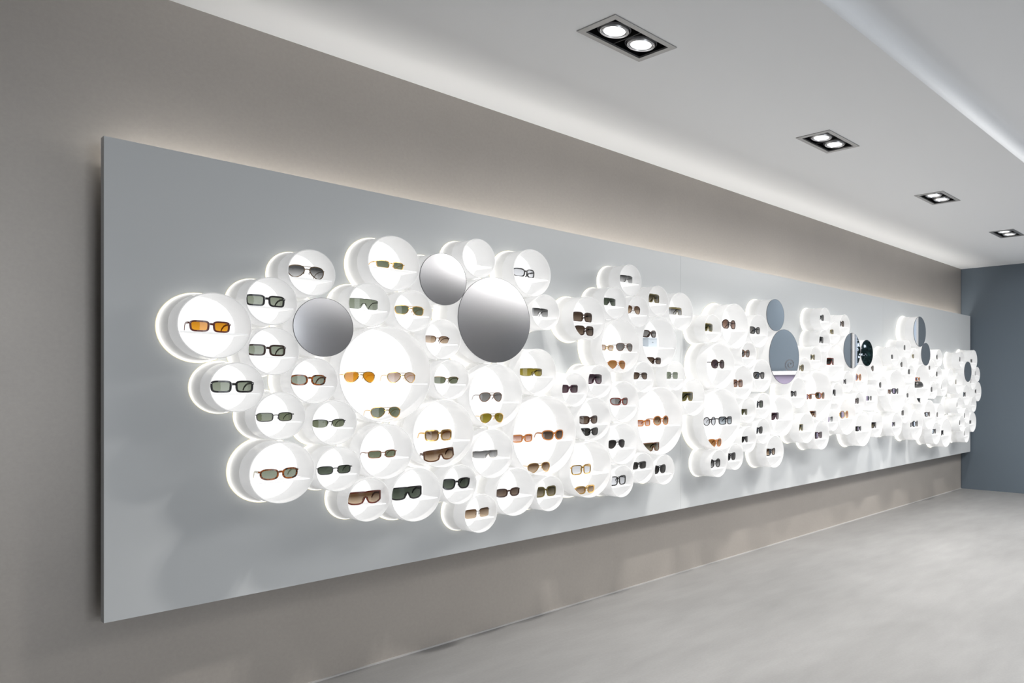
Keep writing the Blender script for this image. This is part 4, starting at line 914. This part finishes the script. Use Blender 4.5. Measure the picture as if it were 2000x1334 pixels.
for lx, lab in zip(LAMPS, DLAB):
    t = empty('ceiling_downlight', (lx, LY, ZC), lab, 'downlight', 'twin downlights in the lowered ceiling')
    obj('frame', frame_me, t); obj('housing', hous_me, t); obj('divider', div_me, t)
    for sx in (-.075, .075):
        for nme, me in (('gimbal_ring', gim_me), ('baffle', plate_me), ('reflector', refl_me), ('lamp', lamp_me)):
            obj(nme, me, t, (sx, 0, 0))
        d = bpy.data.lights.new('lamp_beam', 'SPOT'); d.energy = SPOT_W; d.spot_size = math.radians(110); d.spot_blend = .9; d.shadow_soft_size = .045
        d.color = (1.0, .965, .92)
        s = bpy.data.objects.new('lamp_beam', d); C.objects.link(s); s.location = (lx + sx, LY, ZC - .03)

# ------------------------------------------------------------------ things seen only in the mirrors
ct = empty('reception_counter', (8.55, -.1, 0), 'mauve counter by the slate back wall, seen in the tall mirror', 'counter')
obj('counter_body', box_mesh('counter_body', (-.22, -.75, .0), (.22, .75, 1.36), M_MAUVE, .004), ct)
obj('counter_top', box_mesh('counter_top', (-.26, -.80, 1.36), (.26, .80, 1.41), M_WHITEP, .004), ct)
for q in (-.35, .15, .55):
    V, F = [], []
    pts = [(0, .012 * math.cos(a) * (1 + a * .55), .085 + .012 * math.sin(a) * (1 + a * .55)) for a in [k * .42 for k in range(28)]]
    zmin = min(p_[2] for p_ in pts)
    bar(V, F, [(p_[0], p_[1], p_[2] - zmin + .007) for p_ in pts], .006, .006)
    o = obj('scroll_ornament', fix(mesh('scroll_ornament', V, F, M_IRON)), None, (8.50, -.1 + q, 1.41)); tag(o, 'grey iron scroll ornament %s the mauve counter' % {-.35: 'near the right end of', .15: 'at the middle of', .55: 'near the left end of'}[q], 'ornament', 'scroll ornaments on the counter')
tr_ = empty('potted_tree', (9.75, 1.02, -.01), 'dark leafy tree outside the window, seen in a small mirror', 'tree')
obj('planter', sharp(lathe('planter', [(.002, 0), (.13, 0), (.16, .38), (.145, .38), (.14, .34), (.002, .34)], M_POT, 24, 'Z')), tr_)
obj('trunk', sharp(lathe('trunk', [(.03, .34), (.022, 1.0), (.015, 1.9)], M_POT, 10, 'Z')), tr_)
V, F = [], []
for k in range(2200):
    a = random.uniform(0, 2 * PI); zz = random.uniform(.8, 2.4); rr = .27 * math.sqrt(random.random()) * (1 - .3 * abs(zz - 1.6))
    c = Vector((rr * math.cos(a), rr * math.sin(a), zz)); d1 = Vector([random.uniform(-1, 1) for _ in range(3)]).normalized(); d2 = d1.cross(Vector([random.uniform(-1, 1) for _ in range(3)])).normalized()
    i = len(V); V += [tuple(c - d1 * .05), tuple(c + d2 * .018), tuple(c + d1 * .05), tuple(c - d2 * .018)]; F.append((i, i + 1, i + 2, i + 3))
fo = obj('foliage', mesh('foliage', V, F, M_LEAF), tr_); fo['kind'] = 'stuff'
